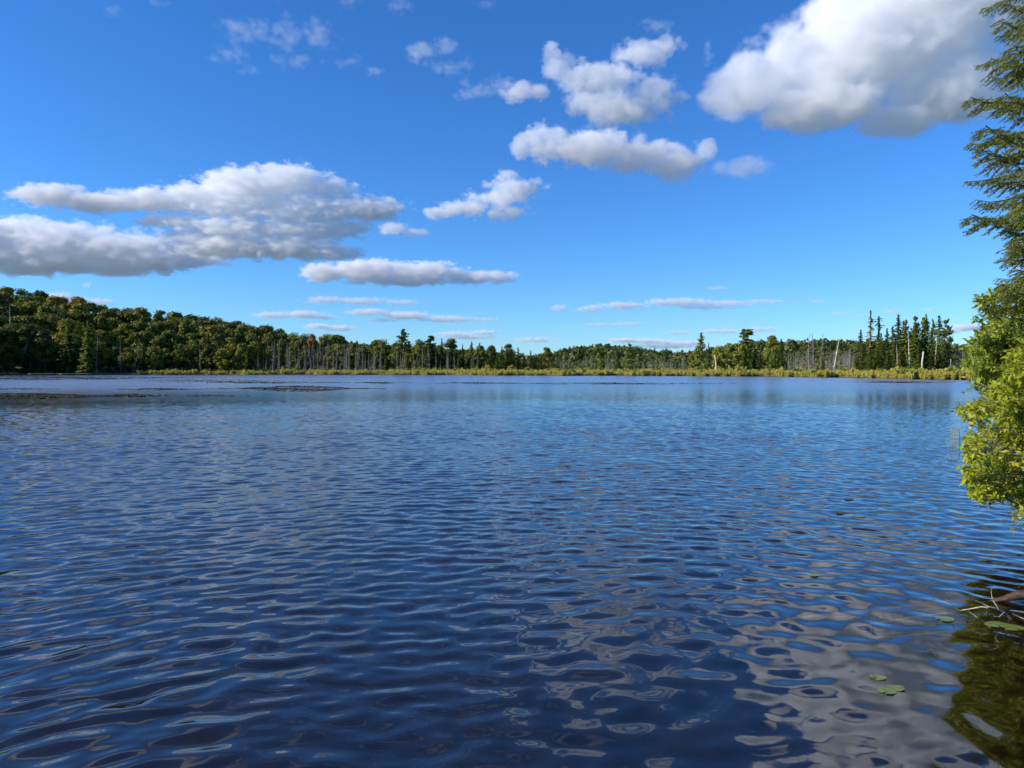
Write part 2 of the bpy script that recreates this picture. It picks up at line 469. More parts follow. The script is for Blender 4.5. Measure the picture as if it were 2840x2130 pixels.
def wave_h(x, y):
    """height of the lake surface: wavelets running in on the bank, a calm pocket beside it on the right"""
    x = np.asarray(x, float); y = np.asarray(y, float)
    yy = y + 2.5
    r = np.sqrt(x * x + yy * yy) + 0.35 * perlin(x * 0.35, y * 0.35, 3)
    xx = x + 0.3 * perlin(x * 0.3 + 9, y * 0.3, 5)
    h = np.zeros_like(x); c = np.zeros_like(x)
    for k_, th, a_, ph in WAVES: h += a_ * np.sin(k_ * (math.cos(th) * r + math.sin(th) * xx) + ph)
    for k_, th, a_, ph in CELLS: c += a_ * np.sin(k_ * (math.cos(th) * x + math.sin(th) * y) + ph + 1.2 * perlin(x * 0.8, y * 0.8, 8))
    dist = np.sqrt((x - 1.7) ** 2 + 0.5 * (y - 3.3) ** 2) + 0.8 * perlin(x * 0.5, y * 0.5, 11)
    calm = 0.2 + 0.8 * sstep(0.7, 3.8, dist)
    gust = 0.95 + 0.55 * perlin(x * 0.12 + 4, y * 0.16, 2) + 0.35 * perlin(x * 0.5, y * 0.6, 7)
    fade = 1 - sstep(28, 46, np.hypot(x, y))
    lee = 1 - 0.62 * sstep(0.28, 0.55, x / (y + 4)) * sstep(6, 14, y)      # sheltered by the wooded bank on the right
    return (h * calm * lee * np.maximum(gust, 0.3) + c) * fade


_wa = np.concatenate([np.linspace(-math.pi, DEG(-42), 60, endpoint=False), np.linspace(DEG(-42), DEG(42), 560, endpoint=False), np.linspace(DEG(42), math.pi, 60)])
_wr = np.concatenate([np.linspace(0.05, 2.2, 40, endpoint=False), np.arange(2.2, 9, 0.024), np.arange(9, 20, 0.036), np.arange(20, 46, 0.055), np.geomspace(46, 300, 26)])
WA, WR = np.meshgrid(_wa, _wr, indexing='ij')
lim = shore_r(WA) + 0.35
keep = WR <= lim
WR2 = np.where(keep, WR, lim + 0.0001 * np.arange(len(_wr))[None, :])
X, Y = WR2 * np.sin(WA), WR2 * np.cos(WA)
Z = wave_h(X, Y)
V = np.stack([X, Y, Z], axis=-1).reshape(-1, 3)
nr = len(_wr)
i, j = np.meshgrid(np.arange(len(_wa) - 1), np.arange(nr - 1), indexing='ij')
F = np.stack([i * nr + j, (i + 1) * nr + j, (i + 1) * nr + j + 1, i * nr + j + 1], axis=-1).reshape(-1, 4)
ok = (keep[:-1, :-1] | keep[1:, :-1]).reshape(-1)
wat = soup('lake_water', V, F[ok], m, smooth=True)
tag(wat, 'rippled brown peaty lake water', None, kind='structure')


def zat(x, y): return float(ground_h(x, y))


def place(px, Y):
    x = (px - 1420) / F_PX * Y
    return (x, Y, zat(x, Y) - 0.05)


# ------------------------------------------------------------------ far forest: beyond counting
rng = np.random.default_rng(7)
n = 5200
pxs = rng.uniform(900, 2960, n); rs = rng.uniform(330, 1000, n) ** 1.0
Xf = (pxs - 1420) / F_PX * rs; Yf = rs
hf = rng.uniform(6, 11, n) * np.interp(rs, [330, 560, 620], [0.42, 0.55, 1.0])
Zf = ground_h(Xf, Yf)
P, NR, SZ = [], [], []
KC = 34
conf = rng.random(n) < 0.25
for k in range(n):
    q = rng.normal(size=(KC, 3)); q /= np.linalg.norm(q, axis=1, keepdims=True)
    if conf[k]:
        zz = rng.random(KC) ** 1.3
        rad = 0.17 * hf[k] * (1 - zz) + 0.1
        p = np.stack([q[:, 0] * rad, q[:, 1] * rad, hf[k] * (0.08 + 0.95 * zz)], 1)
    else:
        p = q * np.array([0.36, 0.36, 0.42]) * hf[k] * rng.uniform(0.6, 1, (KC, 1)) + np.array([0, 0, hf[k] * 0.56])
    P.append(p + np.array([Xf[k], Yf[k], Zf[k]])); NR.append(q); SZ.append(np.full(KC, hf[k] * 0.2 * (0.7 if conf[k] else 1)))
V, F = cards(rng, np.concatenate(P), np.concatenate(SZ), np.concatenate(NR))
ff = soup('far_forest', V, F, M_FAR)
tag(ff, 'unbroken mixed forest on the low ridges beyond the marsh', 'forest', kind='stuff')

# ------------------------------------------------------------------ tree kinds
def broadleaf(seed, h, wd, bark, loose=0.0):
    rng = np.random.default_rng(seed)
    root = empty('broadleaf_tree', (0, 0, 0))
    tb = MB()
    lean = rng.uniform(-0.03, 0.03, 2) * h
    top = np.array([lean[0], lean[1], h * 0.8])
    mid = top * 0.5 + np.array([rng.uniform(-.15, .15), rng.uniform(-.15, .15), 0])
    tb.tube([(0, 0, -0.3), mid * 0.5, mid, top], [0.17, 0.14, 0.11, 0.04], 6)
    lobes = []
    for k in range(int(rng.integers(30, 40))):
        z = rng.uniform(0.22, 0.93); a = rng.uniform(0, 2 * math.pi)
        env = math.sin(math.pi * min(1, (z - 0.05) / 1.0) ** 0.8)
        rr = wd * 0.5 * env * rng.uniform(0.25, 0.8)
        c = np.array([math.cos(a) * rr + lean[0] * z, math.sin(a) * rr + lean[1] * z, z * h])
        lobes.append((c, wd * rng.uniform(0.075, 0.16)))
        if k % 3 == 0: tb.tube([np.array([lean[0], lean[1], 0]) * z * 0.7 + np.array([0, 0, z * h * 0.72]), (c + np.array([0, 0, z * h * 0.75])) * np.array([0.5, 0.5, 0.5]), c], [0.06, 0.045, 0.015], 4)
    lobes.append((np.array([lean[0], lean[1], 0.9 * h]), wd * 0.17))
    tr = tb.build('trunk', bark, root)
    P, NR = [], []
    for c, r in lobes:
        m_ = int(170 * (1 - 0.35 * loose))
        q = rng.normal(size=(m_, 3)); q /= np.linalg.norm(q, axis=1, keepdims=True)
        rad = r * rng.uniform(0.55, 1.12, (m_, 1)) * (1 + 0.25 * np.sin(q[:, :1] * 7 + seed) * np.cos(q[:, 1:2] * 6))
        P.append(c + q * rad * np.array([1.1, 1.1, 0.85])); NR.append(q + np.array([0, 0, 0.5]))
    V, F = cards(rng, np.concatenate(P), 0.27 if not loose else 0.24, np.concatenate(NR), jitter=0.55)
    soup('crown', V, F, M_LEAF, root)
    return root


def spruce(seed, h, R, clubby=False, sparse=False):
    rng = np.random.default_rng(seed)
    root = empty('spruce_tree', (0, 0, 0))
    tb = MB(); tb.tube([(0, 0, -0.3), (0, 0, h * 0.5), (0, 0, h)], [0.13, 0.08, 0.015], 6)
    tb.build('trunk', M_BARK, root)
    V, F, nv = [], [], 0
    lv = int(h * 4.4)
    for k in range(lv):
        z = (0.06 if not sparse else 0.22) + 0.93 * (k / lv) * (1 if not sparse else 0.84)
        rad = R * max(0.05, (1 - z)) ** 0.75 * rng.uniform(0.7, 1.15)
        if clubby and z > 0.8: rad = R * 0.5 * rng.uniform(0.7, 1.1) * (1.25 - z) * 3
        if sparse: rad *= rng.choice([0.35, 0.7, 1.0])
        nb = int(rng.integers(6, 9)) if not sparse else int(rng.integers(3, 6))
        for b in range(nb):
            a = rng.uniform(0, 2 * math.pi); ln = rad * rng.uniform(0.7, 1.1)
            d = np.array([math.cos(a), math.sin(a), 0]); s = np.array([-math.sin(a), math.cos(a), 0])
            z0 = z * h + rng.uniform(-0.1, 0.1); dr = rng.uniform(0.1, 0.4)
            for q in range(3):
                t0, t1 = q / 3, (q + 1.25) / 3
                wv = (0.2 + 0.2 * ln) * (1 - 0.55 * t1) * rng.uniform(0.7, 1.2)
                def pt(tt): return d * ln * tt + np.array([0, 0, z0 - dr * ln * tt + 0.12 * ln * tt * tt])
                p0, p1 = pt(t0), pt(t1)
                tw = np.array([0, 0, rng.uniform(-0.12, 0.12)])
                V += [p0 - s * wv * 0.6 - tw, p0 + s * wv * 0.6 + tw, p1 + s * wv * 0.35 - tw - np.array([0, 0, .1 * ln]), p1 - s * wv * 0.35 + tw - np.array([0, 0, .06 * ln])]
                F.append((nv, nv + 1, nv + 2, nv + 3)); nv += 4
    soup('crown', V, F, M_CONIFER, root)
    return root


def pine(seed, h, wd):
    """tall loose conifer of ragged upswept plumes"""
    rng = np.random.default_rng(seed)
    root = empty('pine_tree', (0, 0, 0))
    tb = MB(); tb.tube([(0, 0, -0.3), (0.1, 0, h * 0.5), (0, 0.05, h * 0.97)], [0.2, 0.13, 0.03], 6)
    P, NR = [], []
    for k in range(60):
        z = rng.uniform(0.13, 0.98); a = rng.uniform(0, 2 * math.pi)
        ln = wd * 0.5 * (1.06 - z) ** 0.75 * 1.25 * rng.uniform(0.35, 1.15)
        d = np.array([math.cos(a), math.sin(a), 0.35])
        p0 = np.array([0, 0, z * h]); tip = p0 + d * ln
        tb.tube([p0 - [0, 0, 0.3], p0 + d * ln * 0.5 - [0, 0, 0.1], tip], [0.05, 0.035, 0.01], 4)
        m_ = 30
        t_ = rng.uniform(0.35, 1.05, (m_, 1))
        q = rng.normal(size=(m_, 3)) * np.array([0.3, 0.3, 0.14]) * (0.4 + ln * 0.35)
        P.append(p0 + d * ln * t_ + q); NR.append(np.tile([0, 0, 0.8], (m_, 1)) + q)
    tb.build('trunk', M_BARK, root)
    V, F = cards(rng, np.concatenate(P), 0.27, np.concatenate(NR), aspect=1.3, jitter=0.7)
    soup('crown', V, F, M_CONIFER, root)
    return root


def snag(seed, h, lean=0.0, mat=None, stub=False, dense=1.0, r0=0.085):
    rng = np.random.default_rng(seed)
    root = empty('dead_tree', (0, 0, 0))
    tb = MB()
    ax = lambda z: np.array([lean * z * h + 0.06 * math.sin(z * 5 + seed), 0.05 * math.sin(z * 4 + 2 * seed), z * h])
    tb.tube([ax(z) - [0, 0, 0.3 if z == 0 else 0] for z in np.linspace(0, 1, 7)], [r0 * (1 - 0.8 * z * (0 if stub else 1)) for z in np.linspace(0, 1, 7)], 6)
    tb.build('trunk', mat or M_DEAD, root)
    if not stub:
        bb = MB()
        for k in range(int(h * 6 * dense)):
            z = rng.uniform(0.18, 0.98); a = rng.uniform(0, 2 * math.pi)
            ln = (1.15 - z) * rng.uniform(0.35, 1.3) * h * 0.12
            d = np.array([math.cos(a), math.sin(a), rng.uniform(-0.5, 0.25)])
            p = ax(z)
            bb.tube([p, p + d * ln * 0.55 - [0, 0, 0.02], p + d * ln - [0, 0, 0.12 * ln]], [0.028, 0.02, 0.008], 3, cap=False)
        bb.build('bare_crown', mat or M_DEAD, root)
    return root


def bush(seed, h, wd, mat):
    rng = np.random.default_rng(seed)
    m_ = 420
    q = rng.normal(size=(m_, 3)); q /= np.linalg.norm(q, axis=1, keepdims=True); q[:, 2] = np.abs(q[:, 2])
    P = q * rng.uniform(0.4, 1.05, (m_, 1)) * np.array([wd / 2, wd / 2, h]) * (1 + 0.25 * np.sin(q[:, :1] * 6 + seed))
    V, F = cards(rng, P, 0.2, q + [0, 0, .4], jitter=0.7)
    return soup('marsh_shrub', V, F, mat)


PROTO = {}
for k in range(7): PROTO['broad%d' % k] = (broadleaf(100 + k, 10.0, 6.6 + 0.5 * (k % 3), M_BIRCH if k in (2, 5) else M_BARK, loose=0.6 if k in (3, 6) else 0), 10.0)
for k in range(4): PROTO['spruce%d' % k] = (spruce(200 + k, 9.0, 1.55 + 0.22 * k), 9.0)
PROTO['club'] = (spruce(220, 10.0, 0.9, clubby=True, sparse=True), 10.0)
PROTO['sparse'] = (spruce(221, 10.0, 1.2, sparse=True), 10.0)
for k in range(3): PROTO['pine%d' % k] = (pine(240 + k, 11.0, 4.6 + k), 11.0)
for k in range(5): PROTO['snag%d' % k] = (snag(260 + k, 7.0, lean=[0, 0.05, -0.06, 0.1, -0.02][k], dense=[1.8, 1.2, 2.2, 1.5, 2.4][k]), 7.0)
PROTO['lean'] = (snag(270, 7.0, lean=0.42, dense=0.5), 7.0)
PROTO['pale'] = (snag(271, 8.0, lean=-0.06, mat=M_DEADPALE, dense=0.6, r0=0.13), 8.0)
PROTO['palelean'] = (snag(272, 8.0, lean=0.2, mat=M_DEADPALE, dense=1.3, r0=0.13), 8.0)
PROTO['stump'] = (snag(273, 4.0, lean=0.05, mat=M_DEADPALE, stub=True, r0=0.13), 4.0)
USED = set()
random.seed(11)


def tree(kind, px, Y, h, label, cat, group=None, col=None, rz=None, wide=1.0, sink=0.0):
    root, h0 = PROTO[kind]
    o = root if kind not in USED else copy_tree(root)
    USED.add(kind)
    p = place(px, Y)
    s = h / h0
    o.location = (p[0], p[1], p[2] - sink); o.scale = (s * wide, s * wide, s)
    o.rotation_euler = (0, 0, random.uniform(0, 6.28) if rz is None else rz)
    for key in ('group',):
        if key in o: del o[key]
    tag(o, label, cat, group)
    for ch in o.children:
        if 'crown' in ch.name: ch.color = (*(col or (1, 1, 1)), 1)
    return o


def top_h(px, Y, ytop):
    """height a tree at (px, Y) needs to reach row ytop of the photograph"""
    return at(px, ytop, Y).z - place(px, Y)[2]


TONES = [('dark green', (0.75, 0.85, 0.8)), ('green', (1, 1, 1)), ('olive-green', (1.3, 1.1, 1.0)), ('yellow-green', (1.7, 1.35, 0.9)), ('ochre-tinged', (2.3, 1.35, 0.8))]


def where_left(px):
    for lim, txt in ((130, 'near the left edge'), (300, 'near the pale leaning birch trunk'), (440, 'above the sandy spit'), (620, 'above the first golden sedge'), (780, 'just left of the grey dead thicket'), (1000, 'behind the grey dead thicket')):
        if px < lim: return txt
    return 'behind the tall ragged pine'


SKY_L = lambda px: np.interp(px, [-80, 0, 40, 120, 200, 270, 320, 400, 470, 560, 640, 700, 760, 850, 950, 1000, 1060, 1120, 1200, 1280, 1360, 1420],
                             [786, 786, 782, 798, 822, 842, 852, 853, 858, 865, 876, 893, 902, 924, 935, 950, 942, 935, 942, 948, 955, 965])
# skyline row and slope rows of broadleaf trees on the left hill
rows = [(268, 0, 17), (252, 16, 14), (238, 38, 13), (226, 74, 14), (216, 112, 15)]
nb = 0
for ri, (dY, drop, step) in enumerate(rows):
    px = -70 + 9 * ri
    while px < (1010 if ri < 4 else 700):
        Y = dY + random.uniform(-5, 5) + np.interp(px, [0, 400, 1000], [-14, 2, 6])
        yt = SKY_L(px) + drop * np.interp(px, [0, 500, 1000], [1.0, 0.85, 0.5]) + random.uniform(-6, 12)
        h = top_h(px, Y, yt)
        h = min(max(h, 4.0), 14.0)
        k = random.choice([0, 1, 1, 2, 2, 2, 3, 3]) if not (90 < px < 260 and ri in (0, 1)) else random.choice([3, 4, 4, 2])
        tn, tc = TONES[k]
        j = random.uniform(0.8, 1.2)
        tier = ('crest', 'upper slope', 'middle slope', 'lower slope', 'dark foot')[ri]
        lab = '%s broadleaf tree, left hill %s, %s' % (tn, tier, where_left(px))
        tree('broad%d' % random.randrange(7), px, Y, h, lab, 'tree', 'broadleaf trees on the left hill', tuple(c * j for c in tc), wide=random.uniform(0.95, 1.3))
        nb += 1
        px += step * 2.4 * random.uniform(0.75, 1.3)
tree('broad1', 867, 246, top_h(867, 246, 925), 'small red maple on the skyline above the grey dead thicket', 'tree', None, (1.9, 0.75, 0.8), wide=0.45)
tree('broad4', 150, 262, top_h(150, 262, 822), 'orange-brown maple high on the left hill', 'tree', None, (3.4, 1.3, 0.7), wide=1.1)
for k in range(64):                    # the same wood goes on round the bay, out of the frame, and shades its neighbours
    a_ = math.radians(random.uniform(-56, -35.8)); r_ = float(shore_r(a_)) + random.uniform(6, 85)
    kd = 'broad%d' % random.randrange(7)
    p_ = (r_ * math.sin(a_), r_ * math.cos(a_)); Y_ = p_[1]; px_ = 1420 + F_PX * p_[0] / p_[1]
    tree(kd, px_, Y_, random.uniform(10, 15), 'broadleaf tree of the wood round the bay, beyond the left edge of the picture', 'tree', 'broadleaf trees beyond the left edge', wide=random.uniform(0.8, 1.1))
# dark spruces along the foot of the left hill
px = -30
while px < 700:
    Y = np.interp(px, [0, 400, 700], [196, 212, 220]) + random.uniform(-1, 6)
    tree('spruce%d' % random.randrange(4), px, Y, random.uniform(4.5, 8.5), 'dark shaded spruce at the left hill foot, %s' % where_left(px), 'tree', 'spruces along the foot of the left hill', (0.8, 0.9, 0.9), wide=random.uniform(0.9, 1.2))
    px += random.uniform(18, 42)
tree('spruce2', 245, 201, top_h(245, 201, 885), 'tallest pale spire among the trees at the foot of the left hill', 'tree', None, (1.5, 1.4, 1.1), wide=0.9)
tree('spruce3', 190, 203, top_h(190, 203, 892), 'broad pale spruce left of the tallest spire at the hill foot', 'tree', None, (1.5, 1.4, 1.1), wide=1.1)
# pale trunks on the left shore
tree('pale', 30, 204, top_h(30, 204, 850), 'dead pale trunk standing among the trees at the left edge', 'dead tree', None, wide=0.5)
tree('palelean', 62, 200, 6.5, 'pale birch trunk leaning far to the right over the left shore', 'dead tree', None, rz=0.1, sink=-2.0)
for i_, (px, yt, kd, txt) in enumerate([(268, 915, 'snag1', 'straight grey trunk right of the tall spire on the left shore'), (335, 925, 'snag3', 'grey bare trunk in front of the dark wood behind the sandy spit'), (368, 950, 'lean', 'crooked grey trunk leaning right in the dark wood'), (395, 955, 'snag0', 'thin grey trunk beside the crooked one in the dark wood'), (556, 940, 'snag2', 'grey trunk where the dark wood meets the sedge')]):
    Y = np.interp(px, [0, 400, 700], [195, 211, 218])
    tree(kd, px, Y, top_h(px, Y, yt), txt, 'dead tree', None, wide=0.6, rz=0.1 if kd == 'lean' else None)

# centre: mixed wood
px = 985
while px < 1440:
    for dY, yo in ((262, -4), (246, 12), (232, 26)):
        Y = dY + random.uniform(-5, 5)
        yt = SKY_L(px) + yo + random.uniform(-8, 12)
        if random.random() < (0.62 if dY > 240 else 0.35):
            tn, tc = random.choice(TONES[:3] + TONES[1:2])
            tree('broad%d' % random.randrange(7), px, Y, max(3.5, top_h(px, Y, yt)), '%s broadleaf tree in the middle wood %s' % (tn, 'left of the tall ragged pine' if px < 1100 else 'right of the tall ragged pine' if px < 1290 else 'near the dark spruce point'), 'tree', 'broadleaf trees in the middle wood', tc, wide=random.uniform(0.8, 1.1))
        else:
            tree('spruce%d' % random.randrange(4), px + random.uniform(-8, 8), Y, max(3.5, top_h(px, Y, yt + 4)), 'narrow dark spruce in the middle wood %s' % ('left of the tall ragged pine' if px < 1100 else 'right of the tall ragged pine' if px < 1290 else 'near the dark spruce point'), 'tree', 'spruces in the middle wood', (0.9, 0.95, 0.9), wide=random.uniform(0.8, 1.2))
    px += random.uniform(20, 34)
tree('pine0', 1118, 236, top_h(1118, 236, 912), 'tall ragged pine standing above the middle wood', 'tree', None, (1.25, 1.15, 1.0), wide=1.25)
tree('pine1', 1195, 240, top_h(1195, 240, 932), 'rounded dark pine right of the tall ragged one', 'tree', None, (0.8, 0.95, 0.8), wide=1.3)
tree('spruce1', 1128, 221, top_h(1128, 221, 985), 'small pale spruce in front of the middle wood, below the ragged pine', 'tree', None, (1.7, 1.5, 1.0), wide=1.3)
for px, yt, w_ in ((1378, 985, 1.5), (1394, 992, 1.8), (1405, 965, 1.4), (1417, 962, 1.3), (1437, 962, 1.2), (1452, 978, 1.5), (1472, 970, 1.0), (1482, 985, 1.3), (1500, 984, 1.5), (1545, 990, 1.4)):
    tree('spruce%d' % random.randrange(4), px, 205 if px < 1440 else 218, top_h(px, 205 if px < 1440 else 218, yt), 'dark spruce of the clump on the point, %s end' % ('left' if px < 1430 else 'right'), 'tree', 'spruces on the point', (0.9, 1.0, 0.85), wide=w_)
tree('broad3', 1514, 222, top_h(1514, 222, 962), 'pale broadleaf tree right of the spruce clump on the point', 'tree', None, (1.4, 1.3, 1.0))
# right half: single trees seen one by one
for kd, px, yt, wd_, Y, txt, col in [
    ('broad1', 1668, 995, 0.9, 196, 'low round tree left of the lone dark spruce', (0.9, 1.1, 0.8)),
    ('spruce1', 1712, 958, 1.0, 200, 'lone dark spruce left of the mop-headed tree', (0.7, 0.85, 0.8)),
    ('pine2', 1744, 953, 0.9, 204, 'mop-headed pine right of the lone dark spruce', (1.5, 1.4, 1.0)),
    ('pine0', 1944, 922, 0.75, 196, 'wind-torn pine left of the white stub', (1.2, 1.25, 0.9)),
    ('spruce0', 1965, 948, 0.8, 192, 'thin dark spruce beside the wind-torn pine', (0.7, 0.85, 0.8)),
    ('broad0', 1930, 965, 1.0, 202, 'olive broadleaf tree under the wind-torn pine', (1.3, 1.2, 1.0)),
    ('broad5', 1995, 958, 1.0, 206, 'yellowish broadleaf tree behind the white stub', (1.5, 1.3, 0.9)),
    ('broad2', 2022, 952, 1.0, 200, 'green broadleaf tree left of the large dome-shaped one', (1.1, 1.1, 0.9)),
    ('pine1', 2070, 914, 1.45, 190, 'large dome-shaped pine right of the white stub', (1.25, 1.2, 0.9)),
    ('broad6', 2056, 955, 1.1, 187, 'bushy tree at the left foot of the large dome-shaped pine', (1.2, 1.2, 0.9)),
    ('spruce3', 2064, 962, 1.0, 183, 'dark spruce in front of the large dome-shaped pine', (0.6, 0.75, 0.7)),
    ('spruce2', 2092, 955, 1.2, 184, 'darkest spruce at the right foot of the large dome-shaped pine', (0.55, 0.7, 0.7)),
    ('spruce0', 2108, 975, 1.3, 183, 'small dark spruce right of the large dome-shaped pine', (0.55, 0.7, 0.7)),
    ('broad4', 2140, 930, 0.8, 186, 'rounded tree left of the grey snags', (1.2, 1.15, 0.9)),
    ('spruce1', 2166, 938, 1.1, 183, 'dark narrow spruce left of the grey snags', (0.6, 0.75, 0.7)),
    ('broad0', 2146, 975, 1.0, 176, 'low dark bushy tree before the rounded tree', (0.7, 0.85, 0.8)),
    ('spruce0', 2386, 912, 1.0, 164, 'leftmost dark spruce of the tall stand', (0.8, 0.9, 0.85)),
    ('sparse', 2413, 860, 1.0, 160, 'tallest spruce of the stand, brownish and thin', (1.8, 1.3, 1.3)),
    ('club', 2436, 876, 1.15, 160, 'spruce with a ragged dark club top', (0.6, 0.75, 0.7)),
    ('spruce1', 2443, 922, 0.9, 158, 'short spruce under the club-topped one', (1.2, 1.2, 1.0)),
    ('spruce0', 2459, 908, 0.9, 160, 'thin spruce right of the club-topped one', (0.8, 0.9, 0.9)),
    ('spruce2', 2474, 902, 0.8, 158, 'pale green spruce in the middle of the tall stand', (1.2, 1.2, 1.0)),
    ('spruce0', 2490, 869, 1.0, 160, 'tall pointed spruce in the middle of the stand', (1.0, 1.0, 1.0)),
    ('spruce1', 2504, 888, 0.75, 161, 'narrow spruce behind the tall pointed one', (0.8, 0.9, 0.9)),
    ('spruce3', 2511, 884, 0.9, 157, 'bright green spruce left of the white trunk', (1.4, 1.3, 1.0)),
    ('pine2', 2538, 877, 0.65, 160, 'flat-topped loose conifer right of the white trunk', (1.4, 1.3, 1.2)),
    ('spruce2', 2537, 890, 0.9, 155, 'full green spruce before the flat-topped conifer', (1.2, 1.25, 1.0)),
    ('pine1', 2562, 882, 0.6, 158, 'loose grey-green conifer left of the double spires', (1.3, 1.3, 1.2)),
    ('spruce0', 2567, 868, 0.9, 158, 'spruce with a thin dark spire, right of the white trunk', (1.0, 1.05, 1.0)),
    ('pine0', 2585, 885, 0.5, 156, 'pale tufted conifer near the right end of the stand', (1.5, 1.45, 1.3)),
    ('spruce1', 2603, 873, 0.95, 153, 'last tall spire at the right end of the stand', (1.3, 1.25, 1.2)),
    ('pine2', 2625, 885, 0.6, 151, 'dark wind-shaped conifer ending the stand on the right', (0.8, 0.9, 0.85)),
    ('spruce3', 2622, 950, 1.1, 149, 'dark spruce under the wind-shaped conifer', (0.5, 0.65, 0.65)),
]:
    tree(kd, px, Y, top_h(px, Y, yt), txt, 'tree', None, tuple(1.3 * c_ for c_ in col), wide=wd_ * (1.5 if kd in ('club', 'sparse') else 1.3 if 2380 < px and kd.startswith('spruce') else 1))
for px, yt, Y in ((2392, 950, 150), (2412, 965, 147), (2432, 960, 150), (2462, 968, 146), (2480, 945, 150), (2497, 955, 148), (2548, 950, 146), (2585, 955, 146), (2604, 960, 146), (2375, 985, 148)):
    tree('spruce%d' % random.randrange(4), px, Y, top_h(px, Y, yt), 'short full spruce below the tall stand, %s' % ('left half' if px < 2480 else 'right half'), 'tree', 'short spruces below the tall stand', (1.25, 1.25, 0.9), wide=1.35)
tree('spruce1', 2281, 137 * 1.08, top_h(2281, 148, 1000), 'small bright green cone-shaped spruce beside the snags', 'tree', None, (2.0, 1.7, 0.8), wide=1.8)

# dead trees
px = 712
while px < 1010:
    Y = random.uniform(219, 242)
    tree('snag%d' % random.randrange(5), px, Y, top_h(px, Y, random.uniform(945, 985)), 'thin grey dead tree in the thicket below the left hill', 'dead tree', 'dead trees in the grey thicket')
    px += random.uniform(2.4, 5.2)
for px, yt, kd, txt in [(757, 940, 'snag1', 'tallest dead trunk in the grey thicket'), (844, 965, 'snag1', 'bare trunk at the right side of the grey thicket'), (936, 985, 'lean', 'leaning snag between the thicket and the middle wood'), (990, 960, 'snag1', 'upright snag left of the leaning pair'), (1024, 975, 'lean', 'snag leaning right before the dark middle wood'), (1040, 970, 'snag4', 'white branchy snag before the dark middle wood'), (1054, 950, 'snag1', 'tall thin snag before the dark middle wood'), (1102, 955, 'snag0', 'tall snag under the tall ragged pine'), (1140, 975, 'lean', 'long dead trunk leaning right under the tall ragged pine'), (1172, 955, 'snag0', 'slim snag right of the long leaning trunk'), (1181, 960, 'snag3', 'second slim snag right of the long leaning trunk'), (1192, 965, 'snag2', 'branchy snag right of the slim pair'), (1243, 990, 'snag0', 'short snag before the rounded dark pine'), (1308, 985, 'snag1', 'lone snag left of the spruce point')]:
    Y = random.uniform(213, 219)
    tree(kd, px, Y, top_h(px, Y, yt), txt, 'dead tree', None, rz=random.uniform(-0.5, 0.5))
for k in range(26):
    px = random.choice([1000, 1030, 1048, 1110, 1145, 1185, 1240, 1320]) + random.gauss(0, 9); Y = random.uniform(214, 224)
    tree('snag%d' % random.randrange(5), px, Y, random.uniform(3.5, 6.5), 'small grey snag along the front of the middle wood', 'dead tree', 'small snags before the middle wood')
for k in range(84):
    px = random.choice([1560, 1600, 1645, 1700, 1790, 1835, 1850, 1905]) + random.gauss(0, 16); Y = random.uniform(225, 320)
    tree('snag%d' % random.randrange(5), px, Y, random.uniform(3.0, 6.0), 'thin grey dead tree of the drowned wood behind the marsh', 'dead tree', 'dead trees in the drowned wood')
tree('snag1', 1800, 182, top_h(1800, 182, 962), 'tall thin leaning snag in the middle of the marsh', 'dead tree', None, wide=0.8)
tree('stump', 1986, 178, top_h(1986, 178, 985), 'white broken stub standing in the marsh', 'dead stump', None, rz=3.1)
for k in range(104):
    px = random.choice([2190, 2212, 2226, 2262, 2300, 2335, 2350, 2372]) + random.gauss(0, 10); Y = random.uniform(158, 205)
    tree('snag%d' % random.randrange(5), px, Y, random.uniform(2.4, 5.6), 'grey bare snag left of the tall spruce stand', 'dead tree', 'snags left of the tall spruce stand')
for px, yt, kd, txt in [(2243, 925, 'snag0', 'slender snag left of the two tall ones'), (2258, 920, 'snag2', 'first of the two tall snags left of the spruce stand'), (2272, 922, 'snag3', 'second of the two tall snags left of the spruce stand'), (2309, 922, 'palelean', 'tall pale branchy snag leaning right')]:
    tree(kd, px, 164, top_h(px, 164, yt), txt, 'dead tree', None, rz=0.0)
tree('pale', 2523, 150, top_h(2523, 150, 920), 'tall white trunk in front of the spruce stand', 'dead tree', None, rz=0.3)
tree('pale', 2489, 147, top_h(2489, 147, 952), 'thin white trunk left of the tall white one', 'dead tree', None, rz=0.0, wide=0.6)
tree('stump', 2557, 145, top_h(2557, 145, 975), 'white broken stump before the spruce stand', 'dead stump', None, rz=0.3)
tree('pale', 2592, 150, top_h(2592, 150, 930), 'forked white trunk at the right end of the spruce stand', 'dead tree', None, rz=2.0, wide=0.7)
tree('stump', 2637, 148, 3.0, 'short pale stump right of the spruce stand', 'dead stump', None, rz=1.3, wide=0.8)
for k in range(22):
    px = random.uniform(2635, 2760); Y = random.uniform(150, 190)
    tree('snag%d' % random.randrange(5), px, Y, random.uniform(3.5, 7.5), 'grey snag between the spruce stand and the overhanging bush', 'dead tree', 'snags right of the tall spruce stand')

